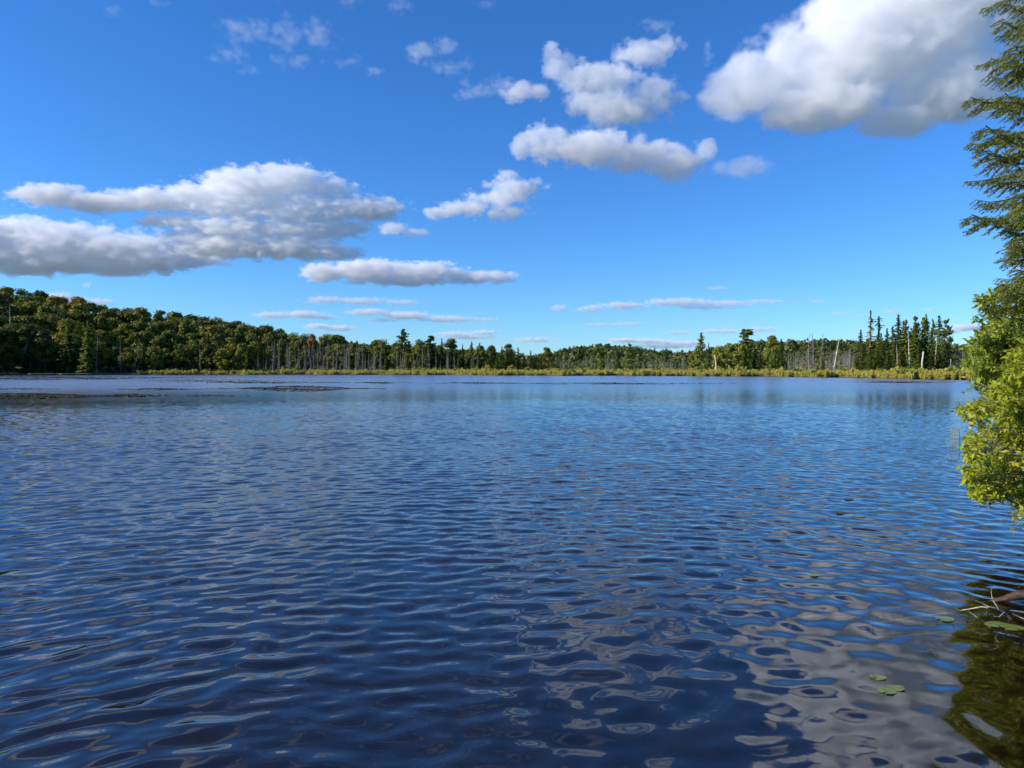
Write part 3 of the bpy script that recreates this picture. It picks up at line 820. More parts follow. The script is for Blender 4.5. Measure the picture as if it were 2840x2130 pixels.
# ------------------------------------------------------------------ marsh: sedge beyond counting, shrubs one by one
rng = np.random.default_rng(21)
V, F, nv = [], [], 0
n = 6800
pxs = np.concatenate([rng.uniform(380, 2790, n - 1400), rng.uniform(380, 2790, 1400)])
dd = np.concatenate([rng.uniform(0.15, 1, n - 1400) ** 1.5 * 26, rng.uniform(0.05, 0.9, 1400)])
for k in range(n):
    a = math.atan2((pxs[k] - 1420) / F_PX, 1)
    r = float(shore_r(a)) + dd[k]
    c = np.array([r * math.sin(a), r * math.cos(a), 0]); c[2] = zat(c[0], c[1]) - 0.03
    hump = math.sin(pxs[k] * 0.11 + 2 * math.sin(pxs[k] * 0.037)) * math.sin(pxs[k] * 0.053 + dd[k])
    hh = rng.uniform(0.65, 1.25) * (0.85 + 0.4 * hump) * (0.8 + 0.35 * math.sin(pxs[k] * 0.05) * math.cos(dd[k] * 0.4))
    wd = rng.uniform(0.25, 0.5)
    for b in range(13):
        q = rng.uniform(0, 2 * math.pi); ln = rng.uniform(0.3, 1.0) * wd
        o = np.array([math.cos(q), math.sin(q), 0]); s = np.array([-math.sin(q), math.cos(q), 0]) * rng.uniform(0.02, 0.05)
        b0 = c + o * 0.12 * rng.random()
        m1 = b0 + o * ln * 0.5 + np.array([0, 0, hh * rng.uniform(0.7, 1)]); t1 = m1 + o * ln * 0.7 - np.array([0, 0, hh * rng.uniform(-0.15, 0.4)])
        V += [b0 - s, b0 + s, m1 + s, m1 - s, m1 - s, m1 + s, t1 + s * .2, t1 - s * .2]
        F += [(nv, nv + 1, nv + 2, nv + 3), (nv + 4, nv + 5, nv + 6, nv + 7)]; nv += 8
sg = soup('sedge', V, F, M_SEDGE)
tag(sg, 'golden-green sedge and grass tussocks along the far shore', 'sedge', kind='stuff')
shr = [bush(300 + k, 1.0, 1.7, M_SHRUB) for k in range(4)]
for k in range(120):
    px = random.uniform(560, 2760)
    a = math.atan2((px - 1420) / F_PX, 1)
    r = float(shore_r(a)) + random.uniform(3, 30)
    o = shr[k] if k < 4 else shr[k % 4].copy()
    if k >= 4: COL.objects.link(o)
    x, y = r * math.sin(a), r * math.cos(a)
    s = random.uniform(0.8, 1.7)
    o.location = (x, y, zat(x, y)); o.scale = (s * random.uniform(0.9, 1.4), s, s * random.uniform(0.7, 1.0)); o.rotation_euler = (0, 0, random.uniform(0, 6.3))
    tc = random.choice([(1, 1, 1), (0.7, 0.9, 0.8), (1.3, 1.05, 0.9)])
    o.color = (*tc, 1)
    sec = 'below the grey thicket' if px < 1000 else 'before the middle wood' if px < 1380 else 'between the point and the white stub' if px < 1990 else 'left of the tall spruce stand' if px < 2380 else 'before the tall spruce stand'
    tag(o, 'low rounded shrub in the marsh %s' % sec, 'shrub', 'marsh shrubs %s' % sec)
# pale rubble on the spit at the left
for k_, (x0, y0, x1, y1, Y_) in enumerate([(170, 1036, 232, 1033, 186), (228, 1034, 262, 1028, 188), (275, 1030, 322, 1024, 190), (255, 1026, 300, 1022, 192)]):
    a_, b_ = np.array(at(x0, y0, Y_)), np.array(at(x1, y1, Y_ + 2))
    a_[2] = zat(a_[0], a_[1]) + 0.25; b_[2] = zat(b_[0], b_[1]) + 0.5
    mb = MB(); mb.tube([a_ * 0, (b_ - a_) * 0.5 + [0, 0, 0.12], b_ - a_], [0.16, 0.13, 0.05], 6)
    lg = mb.build('driftwood_log', M_DEADPALE); lg.location = tuple(a_)
    tag(lg, 'pale driftwood log on the shaded spit at the left, %s' % ('nearest the water', 'second from the water', 'longest one up the bank', 'farthest up the bank')[k_], 'log')
# ------------------------------------------------------------------ floating leaf mats far out: beyond counting
rng = np.random.default_rng(5)
V, F, nv = [], [], 0
mats = [(-150, 470, 1043, 1053.5, 5200, 0.30), (380, 760, 1052, 1061, 900, 0.25), (660, 985, 1070, 1086, 2300, 0.22), (540, 930, 1058, 1064, 1200, 0.24), (1000, 1110, 1059, 1064, 350, 0.24), (1180, 1430, 1060, 1065, 500, 0.24), (1420, 1980, 1061.5, 1066.5, 1300, 0.24), (2380, 2640, 1057.5, 1062.5, 700, 0.26),
        (-60, 120, 1077, 1081, 300, 0.2), (330, 530, 1077, 1083, 600, 0.2), (-200, 290, 1091, 1107, 4200, 0.17), (280, 440, 1093, 1102, 700, 0.17), (480, 640, 1096, 1101, 160, 0.17)]
for x0, x1, y0, y1, nn, rad in mats:
    for k in range(nn):
        tt = rng.normal() * 0.28 + 0.5
        yy = y0 + (y1 - y0) * (0.5 + (rng.random() - 0.5) * (1 - abs(2 * tt - 1) ** 2 if abs(tt - .5) < .5 else 0.1))
        xx = x0 + (x1 - x0) * tt
        if math.sin(xx * 0.045 + yy * 1.9) + math.sin(xx * 0.021 - yy * 0.8) < -0.55: continue
        p = on_water(xx, yy)
        rr = rad * rng.uniform(0.35, 0.7); a0 = rng.uniform(0, 6.28); tl = rng.normal(size=2) * 0.12
        for q in range(5):
            a = a0 + q * 2 * math.pi / 5
            dx, dy = rr * math.cos(a), rr * math.sin(a)
            V.append((p.x + dx, p.y + dy, 0.018 + max(-0.012, dx * tl[0] + dy * tl[1])))
        F.append(tuple(range(nv, nv + 5))); nv += 5
lm = soup('floating_leaves', V, F, M_PADFAR)
tag(lm, 'brownish mats of floating leaves far out on the lake', 'floating leaves', kind='stuff')

# ------------------------------------------------------------------ overhanging spruce at the right
rng = np.random.default_rng(77)


def shoot_needles(P0, P1, n, ln, rad):
    """needle triangles round a shoot from P0 to P1"""
    ax = P1 - P0; L_ = np.linalg.norm(ax); ax = ax / (L_ + 1e-9)
    t_ = rng.uniform(0, 1, n)[:, None]
    q = rng.normal(size=(n, 3)); q -= (q @ ax)[:, None] * ax; q /= np.linalg.norm(q, axis=1, keepdims=True) + 1e-9
    d = q * 0.85 + ax * rng.uniform(0.5, 1.0, (n, 1)); d /= np.linalg.norm(d, axis=1, keepdims=True)
    s = np.cross(d, q); s /= np.linalg.norm(s, axis=1, keepdims=True) + 1e-9
    b = P0 + (P1 - P0) * t_
    lnn = ln * rng.uniform(0.7, 1.2, (n, 1))
    return np.stack([b - s * rad, b + s * rad, b + d * lnn], axis=1).reshape(-1, 3)


def spruce_branch(seed, length, droop):
    """a limb along +X from the origin with side twigs; returns wood builder and needle vertices"""
    global rng
    rng = np.random.default_rng(seed)
    wb = MB(); nd = []
    def axis(t_): return np.array([length * t_, 0.06 * math.sin(t_ * 3 + seed) * length, -droop * length * (t_ ** 1.4) + 0.5 * droop * length * t_ ** 4])
    wb.tube([axis(t_) for t_ in np.linspace(0, 1, 9)], [0.01 * length * (1 - 0.85 * t_) + 0.0015 for t_ in np.linspace(0, 1, 9)], 5)
    nt_ = int(length / 0.028)
    for k in range(nt_):
        t_ = 0.12 + 0.88 * (k + rng.uniform(0, .6)) / nt_
        if t_ > 1: break
        p = axis(t_)
        tl = length * 0.24 * (1 - t_) ** 0.7 * min(1, 0.35 + t_ * 2) * rng.uniform(0.55, 1.1) + 0.06
        side = 1 if k % 2 else -1
        d = np.array([0.62, side * rng.uniform(0.5, 0.85), rng.uniform(-0.62, 0.1)]); d /= np.linalg.norm(d)
        def tw(u): return p + d * tl * u + np.array([0, 0, -0.28 * tl * u * u])
        wb.tube([tw(0), tw(0.5), tw(1)], [0.0025, 0.002, 0.001], 3, cap=False)
        ns = max(1, int(tl / 0.035))
        nd.append(shoot_needles(tw(max(0.0, 1 - 0.09 / tl)), tw(1) + d * 0.02, 60, 0.019, 0.0026))
        for j in range(ns):
            u = (j + rng.uniform(0, 1)) / ns
            q = tw(u); s2 = 1 if j % 2 else -1
            e = d * 0.7 + np.array([0.25 * -s2 * d[1], s2 * 0.6, rng.uniform(-0.65, 0.25)]); e /= np.linalg.norm(e)
            sl = rng.uniform(0.035, 0.085) * (1.2 - 0.5 * u)
            nd.append(shoot_needles(q, q + e * sl, int(520 * sl) + 10, 0.018, 0.0027))
        nd.append(shoot_needles(tw(0), tw(1), int(260 * tl), 0.016, 0.0026))
    return wb, np.concatenate(nd)


ST = Vector((6.0, 7.7, 0))
ST.z = zat(ST.x, ST.y) - 0.1
sp_root = empty('overhanging_spruce', ST)
tag(sp_root, 'tall spruce leaning its drooping branches in from the right edge, over the bushes', 'tree')
tb = MB()
tb.tube([(0, 0, -0.3), (-0.05, 0.02, 2.5), (-0.1, 0, 5.5), (-0.1, 0, 11)], [0.2, 0.165, 0.12, 0.02], 12)
tb.build('trunk', M_BARK, sp_root, smooth=True)
BR = []
for k in range(6):
    wb, nd = spruce_branch(500 + k, 1.6, [0.35, 0.5, 0.22, 0.42, 0.6, 0.3][k])
    b = wb.build('branch', M_TWIG)
    ndl = soup('needles', nd, np.arange(len(nd)).reshape(-1, 3), M_NEEDLE, b)
    BR.append((b, [0.35, 0.5, 0.22, 0.42, 0.6, 0.3][k]))
br_used = set()


def add_branch(k, z, az, ln, pitch=0.0):
    b, dr = BR[k]
    if k in br_used:
        c = b.copy(); COL.objects.link(c)
        for g_ in b.children:
            d = g_.copy(); COL.objects.link(d); d.parent = c
    else:
        c = b; br_used.add(k)
    c.parent = sp_root
    s = ln / 1.6
    c.location = (-0.05, 0, z); c.scale = (s, s, s)
    c.rotation_euler = (0, pitch, az)


def branch_to(px, py, Yd, k):
    """a limb whose tip hangs at the given spot"""
    T = at(px, py, Yd) - ST
    dr = BR[k][1]
    hor = math.hypot(T.x + 0.05, T.y)
    add_branch(k, T.z + 0.5 * dr * hor, math.atan2(T.y, T.x + 0.05), hor)


for i_, (px, py, Yd) in enumerate([(2745, 12, 7.6), (2722, 66, 7.3), (2735, 105, 7.9), (2728, 160, 7.0), (2722, 205, 7.6), (2685, 262, 7.2), (2728, 292, 7.9), (2668, 425, 7.0), (2765, 400, 7.8), (2712, 497, 7.2), (2692, 550, 7.6), (2694, 590, 6.9), (2758, 640, 7.4), (2768, 700, 7.8), (2770, 750, 7.0), (2745, 800, 7.5), (2730, 845, 7.2), (2740, 340, 6.6), (2775, 130, 6.6), (2770, 560, 6.6), (2780, 30, 6.9), (2765, 300, 8.3), (2755, 470, 8.2), (2790, 250, 6.7), (2790, 660, 6.6), (2748, 600, 7.9), (2762, 670, 7.0), (2752, 715, 7.3), (2742, 770, 7.9), (2775, 610, 7.2), (2770, 800, 6.8), (2725, 790, 7.0)]):
    branch_to(px + 26, py, Yd, i_ % 6)
rr_ = random.Random(5)
for k in range(52):
    z = rr_.uniform(0.9, 9.8)
    add_branch(rr_.randrange(6), z, rr_.uniform(0, 6.28) if k % 2 else math.pi + rr_.uniform(-1.2, 1.2), min(1.1, (11 - z) * 0.2 + 0.25) * rr_.uniform(0.6, 1.0))

# ------------------------------------------------------------------ leafy bushes over the water's edge
def inside(poly, x, y):
    c = False
    for i_ in range(len(poly)):
        (x0, y0), (x1, y1) = poly[i_], poly[i_ - 1]
        if (y0 > y) != (y1 > y) and x < (x1 - x0) * (y - y0) / (y1 - y0) + x0: c = not c
    return c


def leafy_bush(name, label, poly, Y0, Y1, ntw, lsz, mat, base, seed):
    rng = np.random.default_rng(seed)
    xs = [p[0] for p in poly]; ys = [p[1] for p in poly]
    root = empty(name, base)
    tag(root, label, 'bush')
    base = np.array(base)
    stems = MB(); LV = []
    n = 0
    hubs = []
    while len(hubs) < 46:
        x, y = rng.uniform(min(xs), max(xs)), rng.uniform(min(ys), max(ys))
        if inside(poly, x, y): hubs.append((x, y, rng.uniform(Y0, Y1)))
    while n < ntw:
        x, y = rng.uniform(min(xs), max(xs)), rng.uniform(min(ys), max(ys))
        Yd = rng.uniform(Y0, Y1)
        if rng.random() < 0.72:
            hx_, hy_, hY = hubs[int(rng.integers(len(hubs)))]
            x, y, Yd = hx_ + rng.normal() * 24, hy_ + rng.normal() * 17, hY + rng.normal() * 0.1
        if not inside(poly, x, y): continue
        n += 1
        # depth bulges: the outer rim sits mid-depth
        tip = np.array(at(x, y, Yd)) - base
        out_ = tip - np.array([0, 0, tip[2] * 0.55]); out_ /= np.linalg.norm(out_)
        d = out_ + rng.normal(size=3) * 0.45 + np.array([-0.15, 0, 0.1]); d /= np.linalg.norm(d)
        tl = rng.uniform(0.12, 0.26)
        b0 = tip - d * tl
        stems.tube([b0, tip], [0.0028, 0.0012], 3, cap=False)
        if n % 9 == 0:
            a0 = np.array([rng.normal() * 0.2, rng.normal() * 0.2, 0.0]); mid = b0 * np.array([0.4, 0.4, 0.75]) + rng.normal(size=3) * 0.05 + np.array([0, 0, 0.12])
            stems.tube([a0, mid, b0], [0.014, 0.009, 0.003], 5, cap=False)
        nl = int(rng.integers(8, 13))
        for j in range(nl):
            u = 0.15 + 0.85 * j / (nl - 1)
            p = b0 + d * tl * u
            q = rng.normal(size=3); q -= q @ d * d; q /= np.linalg.norm(q)
            ld = q * rng.uniform(0.6, 1.0) + d * rng.uniform(0.3, 1.0) + np.array([0, 0, 0.1]); ld /= np.linalg.norm(ld)
            nr_ = np.array([rng.normal() * 0.5 - 0.25, rng.normal() * 0.5 - 0.1, 1.0]); sd_ = np.cross(ld, nr_); sd_ /= np.linalg.norm(sd_) + 1e-9
            upv = np.cross(sd_, ld)
            s = lsz * rng.uniform(0.6, 1.25); wdt = s * rng.uniform(0.2, 0.27)
            A = p; B = p + ld * s * 0.45 + sd_ * wdt + upv * s * 0.07; Cc = p + ld * s - upv * s * 0.08; Dd = p + ld * s * 0.45 - sd_ * wdt + upv * s * 0.07
            Mm = p + ld * s * 0.5
            LV.append([A, B, Cc, Mm]); LV.append([A, Mm, Cc, Dd])
    stems.build('stems', M_STEM, root)
    V = np.array(LV).reshape(-1, 3)
    # the two halves of a leaf share the midrib so that each leaf is one island
    nl = len(LV) // 2
    V4 = V.reshape(nl, 8, 3)
    VV = np.stack([V4[:, 0], V4[:, 1], V4[:, 2], V4[:, 3], V4[:, 7]], axis=1).reshape(-1, 3)
    k5 = np.arange(nl)[:, None] * 5
    FF = np.concatenate([k5 + np.array([[0, 1, 2, 3]]), k5 + np.array([[0, 3, 2, 4]])], axis=0)
    soup('leaves', VV, FF, mat, root)
    return root


UP = [(2770, 790), (2712, 818), (2692, 832), (2720, 860), (2690, 886), (2735, 905), (2700, 925), (2664, 962), (2695, 985), (2668, 1005), (2690, 1030), (2672, 1052), (2712, 1075), (2745, 1100), (2850, 1110), (2960, 1100), (2960, 790)]
LO = [(2830, 935), (2790, 975), (2765, 1030), (2745, 1085), (2700, 1112), (2642, 1136), (2664, 1160), (2700, 1178), (2675, 1210), (2655, 1262), (2690, 1290), (2670, 1325), (2690, 1378), (2735, 1384), (2780, 1398), (2840, 1404), (2960, 1400), (2960, 930)]
leafy_bush('leafy_bush', 'mid-green leafy bush below the spruce branches, over the yellow-green one', UP, 7.0, 8.6, 1350, 0.064, M_BUSH2, (6.6, 8.2, zat(6.6, 8.2)), 901)
leafy_bush('leafy_bush', 'bright yellow-green bush hanging low over the water at the right edge', LO, 6.0, 7.5, 1900, 0.058, M_BUSH, (6.2, 6.9, zat(6.2, 6.9)), 902)
LOW = [(2790, 1430), (2812, 1418), (2840, 1405), (2870, 1400), (2870, 1425), (2800, 1442)]
leafy_bush('leafy_sprig', 'single leafy sprig hanging just above the water under the yellow-green bush', LOW, 5.5, 5.9, 12, 0.045, M_BUSH, (4.9, 5.9, 0.2), 903)

# ------------------------------------------------------------------ dead wood in the water
def pole(name, label, cat, pts, rad, mat, sides=10, smooth=True):
    o_ = np.array(pts[0])
    mb = MB(); mb.tube([np.array(p) - o_ for p in pts], rad, sides)
    ob = mb.build(name, mat, smooth=smooth); ob.location = tuple(o_)
    return tag(ob, label, cat)


def wp(px, py, z):
    p = on_water(px, py); s = (CAM_H - z) / CAM_H
    return (p.x * s, p.y * s, z)


pole('driftwood_log', 'dark brown rotting log rising from the water below the bushes', 'log', [wp(2725, 1672, -0.03), wp(2770, 1664, 0.02), wp(2820, 1652, 0.06), wp(2900, 1640, 0.12), wp(3010, 1620, 0.2)], [0.005, 0.017, 0.034, 0.046, 0.05], M_ROTLOG)
pole('sunken_log', 'long pale log lying under water, farthest of the sunken three', 'log', [wp(2180, 1718, -0.12), wp(2400, 1700, -0.085), wp(2640, 1676, -0.065), wp(2760, 1668, -0.06)], [0.01, 0.025, 0.034, 0.036], M_SUNKEN)
pole('sunken_log', 'pale log lying under water, middle of the sunken three', 'log', [wp(2380, 1738, -0.09), wp(2560, 1712, -0.05), wp(2760, 1690, -0.04)], [0.008, 0.018, 0.02], M_SUNKEN)
pole('sunken_pole', 'thin straight pole under water, nearest of the sunken three', 'pole', [wp(2410, 1772, -0.05), wp(2600, 1757, -0.025), wp(2760, 1744, -0.02)], [0.006, 0.012, 0.012], M_SUNKEN, sides=6)
tw_ = empty('bare_twig', wp(2805, 1722, 0.0))
tag(tw_, 'bleached forked twig standing out of the water beside the rotting log', 'twig')
o_ = np.array(wp(2805, 1722, 0.0))
mb = MB()
main = [wp(2808, 1724, -0.02), wp(2790, 1700, 0.05), wp(2760, 1686, 0.09), wp(2720, 1683, 0.1), wp(2685, 1690, 0.06), wp(2662, 1693, 0.02), wp(2640, 1680, 0.06), wp(2614, 1666, 0.09)]
mb.tube([np.array(p) - o_ for p in main], [0.0062, 0.0056, 0.005, 0.0046, 0.0036, 0.003, 0.0024, 0.0012], 6)
mb.build('main_twig', M_TWIGDRY, tw_, smooth=True)
for pts in ([(2770, 1690, 0.09), (2752, 1662, 0.16), (2749, 1640, 0.2), (2753, 1626, 0.23)], [(2752, 1662, 0.16), (2742, 1660, 0.17)], [(2745, 1684, 0.1), (2722, 1672, 0.12), (2704, 1665, 0.14)], [(2738, 1684, 0.1), (2736, 1700, 0.05), (2752, 1712, 0.0)], [(2785, 1698, 0.06), (2770, 1712, 0.03), (2756, 1708, 0.04)], [(2840, 1716, 0.03), (2822, 1709, 0.04), (2808, 1702, 0.06)], [(2680, 1690, 0.05), (2710, 1712, 0.0), (2740, 1733, -0.02)]):
    mb = MB(); mb.tube([np.array(wp(*p)) - o_ for p in pts], list(np.linspace(0.003, 0.0012, len(pts))), 5)
    mb.build('side_twig', M_TWIGDRY, tw_, smooth=True)

# lily pads near the bank
def pad(px, py, r, label, tilt=0.0, fold=0.0):
    p = on_water(px, py)
    bm = bmesh.new()
    n = 26; notch = random.uniform(0, 6.28)
    top, bot = [], []
    c1 = bm.verts.new((0, 0, 0.0)); c0 = bm.verts.new((0, 0, -0.003))
    for k in range(n):
        a = notch + 0.16 + (2 * math.pi - 0.32) * k / (n - 1)
        q = r * (1 + 0.03 * math.sin(3 * a + px))
        zz = 0.002 + 0.002 * math.sin(2 * a + px) + fold * max(0, math.cos(a)) * r * 0.5
        top.append(bm.verts.new((q * math.cos(a), q * math.sin(a) * 0.86, zz))); bot.append(bm.verts.new((q * math.cos(a), q * math.sin(a) * 0.86, zz - 0.003)))
    for k in range(n - 1):
        bm.faces.new((c1, top[k], top[k + 1])); bm.faces.new((c0, bot[k + 1], bot[k])); bm.faces.new((top[k], bot[k], bot[k + 1], top[k + 1]))
    me = bpy.data.meshes.new('lily_pad'); bm.to_mesh(me); bm.free(); me.materials.append(M_PAD)
    o = bpy.data.objects.new('lily_pad', me); COL.objects.link(o)
    o.location = (p.x, p.y, float(wave_h(p.x, p.y)) + 0.003)
    o.rotation_euler = (tilt, 0, 0)
    return tag(o, label, 'lily pad', 'lily pads near the bank')


pad(2434, 1880, 0.043, 'round lily pad just left of the folded yellowish pair')
pad(2462, 1918, 0.045, 'left pad of the overlapping yellowish pair of lily pads')
pad(2484, 1911, 0.045, 'right pad of the overlapping yellowish pair of lily pads', fold=0.2)
pad(2621, 1717, 0.058, 'pale lily pad left of the bleached twig')
pad(2764, 1735, 0.07, 'left pad of the green pair below the bleached twig')
pad(2812, 1742, 0.07, 'right pad of the green pair below the bleached twig')
pad(2255, 1597, 0.045, 'small lone lily pad out on the blue water, nearer of two')
pad(2385, 1433, 0.06, 'small lone lily pad out on the blue water, farther of two')
for px, py in ((2332, 1423), (2356, 1386)):
    o = pad(px, py, 0.055, 'dark half-sunk lily pad on the blue water left of the bushes')
    o.data.materials[0] = M_PADFAR

# reeds
for px0, label in ((2640, 'thin pale reed clump standing in the water left of the yellow-green bush'), (2662, 'thin reed clump half hidden behind the yellow-green bush')):
    p = on_water(px0, 1235)
    mb = MB()
    for k in range(5):
        x = random.uniform(-0.12, 0.12); y = random.uniform(-0.15, 0.15); hh = random.uniform(0.3, 0.62); ln = random.uniform(-0.08, 0.08)
        mb.tube([(x, y, -0.3), (x + ln * 0.4, y, hh * 0.6), (x + ln, y, hh)], [0.008, 0.006, 0.003], 4)
    rd = mb.build('reeds', M_REED); rd.location = p
    tag(rd, label, 'reeds')
# ------------------------------------------------------------------ clouds (volumes of droplets)
CLOUD_MATS = {}


def cloud_mat(k):
    if k in CLOUD_MATS: return CLOUD_MATS[k]
    m, t = nodes_of('cloud_droplets')
    out = t.nodes.new('ShaderNodeOutputMaterial')
    pv = t.nodes.new('ShaderNodeVolumePrincipled')
    pv.inputs['Color'].default_value = (1, 1, 1, 1)
    pv.inputs['Density'].default_value = k
    pv.inputs['Anisotropy'].default_value = 0.0
    pv.inputs['Density Attribute'].default_value = 'density'
    t.links.new(pv.outputs[0], out.inputs['Volume'])
    CLOUD_MATS[k] = m
    return m


def cloud(label, base_alt, base_py, puffs, k=1.0, amp=0.55, freq=1.0, soft=0.35, vox=1.0, depth=0.55, seed=0.0, zs=1.25, cat='cloud', group=None):
    """puffs: (px, py, rx, ry) in photograph pixels; the cloud base lies at base_alt and shows at row base_py"""
    D = base_alt / ray(1420, base_py).z
    mpp = D / F_PX
    x0 = min(p[0] - p[2] * 1.5 for p in puffs); x1 = max(p[0] + p[2] * 1.5 for p in puffs)
    cx = sum(p[0] for p in puffs) / len(puffs); cy = sum(p[1] for p in puffs) / len(puffs)
    C = at(cx, cy, D)
    loc = []
    for p in puffs:
        q = at(p[0], p[1], D) - C
        rx, rz = p[2] * mpp, p[3] * mpp
        ry = depth * min(max(rx, rz), 3.0 * min(rx, rz))
        loc.append((q, (rx, ry, rz)))
    ext = 1.0 + amp * 0.8
    lo = [min(q[i] - r[i] * ext for q, r in loc) for i in range(3)]
    hi = [max(q[i] + r[i] * ext for q, r in loc) for i in range(3)]
    rmean = sum(min(r) for q, r in loc) / len(loc)
    ng = bpy.data.node_groups.new('cloud_density', 'GeometryNodeTree')
    ng.interface.new_socket('Geometry', in_out='OUTPUT', socket_type='NodeSocketGeometry')
    N, L = ng.nodes, ng.links

    def math_(op, a, b=None, c=None):
        n = N.new('ShaderNodeMath'); n.operation = op
        for i, v in enumerate((a, b, c)):
            if v is None: continue
            if isinstance(v, (int, float)): n.inputs[i].default_value = v
            else: L.new(v, n.inputs[i])
        return n.outputs[0]

    def vec(op, a, b):
        n = N.new('ShaderNodeVectorMath'); n.operation = op
        for i, v in enumerate((a, b)):
            if v is None: continue
            if isinstance(v, (tuple, list, Vector)): n.inputs[i].default_value = tuple(v)
            else: L.new(v, n.inputs[i])
        return n

    pos = N.new('GeometryNodeInputPosition').outputs[0]
    s = None
    for q, r in loc:
        d = vec('MULTIPLY', vec('SUBTRACT', pos, q).outputs[0], (1 / r[0], 1 / r[1], 1 / r[2])).outputs[0]
        ln = vec('LENGTH', d, None).outputs['Value']
        e = math_('SUBTRACT', 1.0, ln)
        s = e if s is None else math_('SMOOTH_MAX', s, e, 0.12)
    P = vec('ADD', pos, (seed * 977.0, seed * 313.0, seed * 131.0)).outputs[0]
    P = vec('MULTIPLY', P, (1.0, 1.0, zs)).outputs[0]
    n1 = N.new('ShaderNodeTexNoise'); n1.noise_dimensions = '3D'
    n1.inputs['Scale'].default_value = freq / (rmean * 1.1)
    n1.inputs['Detail'].default_value = 8.0
    n1.inputs['Roughness'].default_value = 0.77
    n1.inputs['Distortion'].default_value = 0.3
    L.new(P, n1.inputs['Vector'])
    vo = N.new('ShaderNodeTexVoronoi'); vo.feature = 'F1'
    vo.inputs['Scale'].default_value = 1.6 * freq / (rmean * 1.5)
    vo.inputs['Detail'].default_value = 2.0
    vo.inputs['Roughness'].default_value = 0.5
    L.new(P, vo.inputs['Vector'])
    nz = math_('MULTIPLY', math_('SUBTRACT', n1.outputs[0], 0.5), 2.6 * amp)
    bil = math_('MULTIPLY', math_('SUBTRACT', 0.42, vo.outputs['Distance']), 0.75 * amp)
    tot = math_('ADD', s, math_('ADD', nz, bil))
    mr = N.new('ShaderNodeMapRange'); mr.interpolation_type = 'SMOOTHSTEP'
    mr.inputs['From Min'].default_value = 0.0
    mr.inputs['From Max'].default_value = soft
    L.new(tot, mr.inputs['Value'])
    vc = N.new('GeometryNodeVolumeCube')
    L.new(mr.outputs[0], vc.inputs['Density'])
    vc.inputs['Min'].default_value = lo
    vc.inputs['Max'].default_value = hi
    v = vox * mpp * 2840 / 1024
    for i, a in enumerate('XYZ'):
        vc.inputs['Resolution ' + a].default_value = int(max(8, min(460, (hi[i] - lo[i]) / (v * (1.6 if a == 'Y' else 1.0)))))
    sm = N.new('GeometryNodeSetMaterial')
    sm.inputs['Material'].default_value = cloud_mat(k)
    go = N.new('NodeGroupOutput')
    L.new(vc.outputs[0], sm.inputs[0]); L.new(sm.outputs[0], go.inputs[0])
    vd = bpy.data.volumes.new('cloud')
    o = bpy.data.objects.new('cloud', vd)
    md = o.modifiers.new('density', 'NODES'); md.node_group = ng
    o.location = C
    vd.materials.append(cloud_mat(k))
    COL.objects.link(o)
    return tag(o, label, cat, group)



# inputs below are read off the photograph: x, y and half-widths in its pixels
cloud('largest cumulus, bright on its left and grey on its right, beside the overhanging spruce', 1000, 380,
      [(2020, 255, 95, 95), (2110, 235, 140, 120), (2230, 190, 190, 150), (2400, 120, 270, 200), (2560, 60, 300, 220), (2620, 240, 240, 150), (2490, 330, 170, 55), (2280, 300, 230, 75), (2700, -120, 380, 300), (2450, -200, 260, 160)],
      k=0.0115, amp=0.5, seed=1.3, soft=0.2)
cloud('ragged cumulus with a bright domed front, above the lowest row of the middle clouds', 1060, 345,
      [(1720, 300, 160, 62), (1810, 270, 105, 72), (1640, 290, 100, 52), (1660, 220, 150, 60), (1780, 150, 110, 45), (1850, 125, 60, 36), (1560, 200, 70, 70), (1530, 150, 40, 50), (1450, 255, 100, 34)],
      k=0.0115, amp=0.62, seed=2.1, soft=0.18)
cloud('long lumpy cumulus trailing off to the right, middle of the sky', 1000, 495,
      [(1520, 395, 95, 68), (1445, 405, 42, 52), (1640, 410, 160, 66), (1760, 430, 140, 60), (1860, 450, 120, 66), (1960, 420, 46, 44), (1880, 480, 60, 36)],
      k=0.012, amp=0.58, seed=3.7, soft=0.17)
cloud('faint grey puff at the right end of the long lumpy cumulus', 1000, 505,
      [(2070, 462, 90, 46), (2010, 470, 60, 32)], k=0.005, amp=0.6, seed=4.2, soft=0.45)
cloud('broad layered cumulus with many stacked shelves, left half of the sky', 1000, 715,
      [(140, 540, 145, 39), (270, 560, 179, 39), (420, 555, 201, 44), (560, 540, 190, 44), (700, 515, 190, 62), (790, 500, 156, 57), (900, 525, 112, 39),
       (650, 575, 235, 44), (850, 585, 246, 52), (1010, 580, 145, 46), (1070, 572, 67, 33),
       (480, 612, 145, 26), (640, 635, 246, 46), (830, 640, 235, 44), (960, 630, 100, 26),
       (620, 685, 212, 44), (790, 690, 224, 44), (930, 700, 100, 33), (540, 660, 123, 33)],
      k=0.012, amp=0.66, seed=5.9, soft=0.2, zs=2.3)
cloud('grey flat-based cumulus bank cut by the left edge of the picture', 1000, 775,
      [(40, 655, 170, 72), (180, 670, 200, 68), (330, 690, 190, 66), (450, 715, 160, 50), (100, 720, 260, 56), (300, 735, 240, 42), (560, 720, 90, 34), (-150, 660, 240, 90)],
      k=0.009, amp=0.6, seed=6.4, soft=0.2, zs=2.0)
cloud('flat lens-shaped cumulus under the layered cloud', 1000, 800,
      [(900, 755, 90, 34), (1030, 750, 150, 40), (1170, 755, 160, 36), (1320, 768, 150, 24), (1120, 775, 220, 24)],
      k=0.0105, amp=0.62, seed=7.2, soft=0.18, zs=1.8)
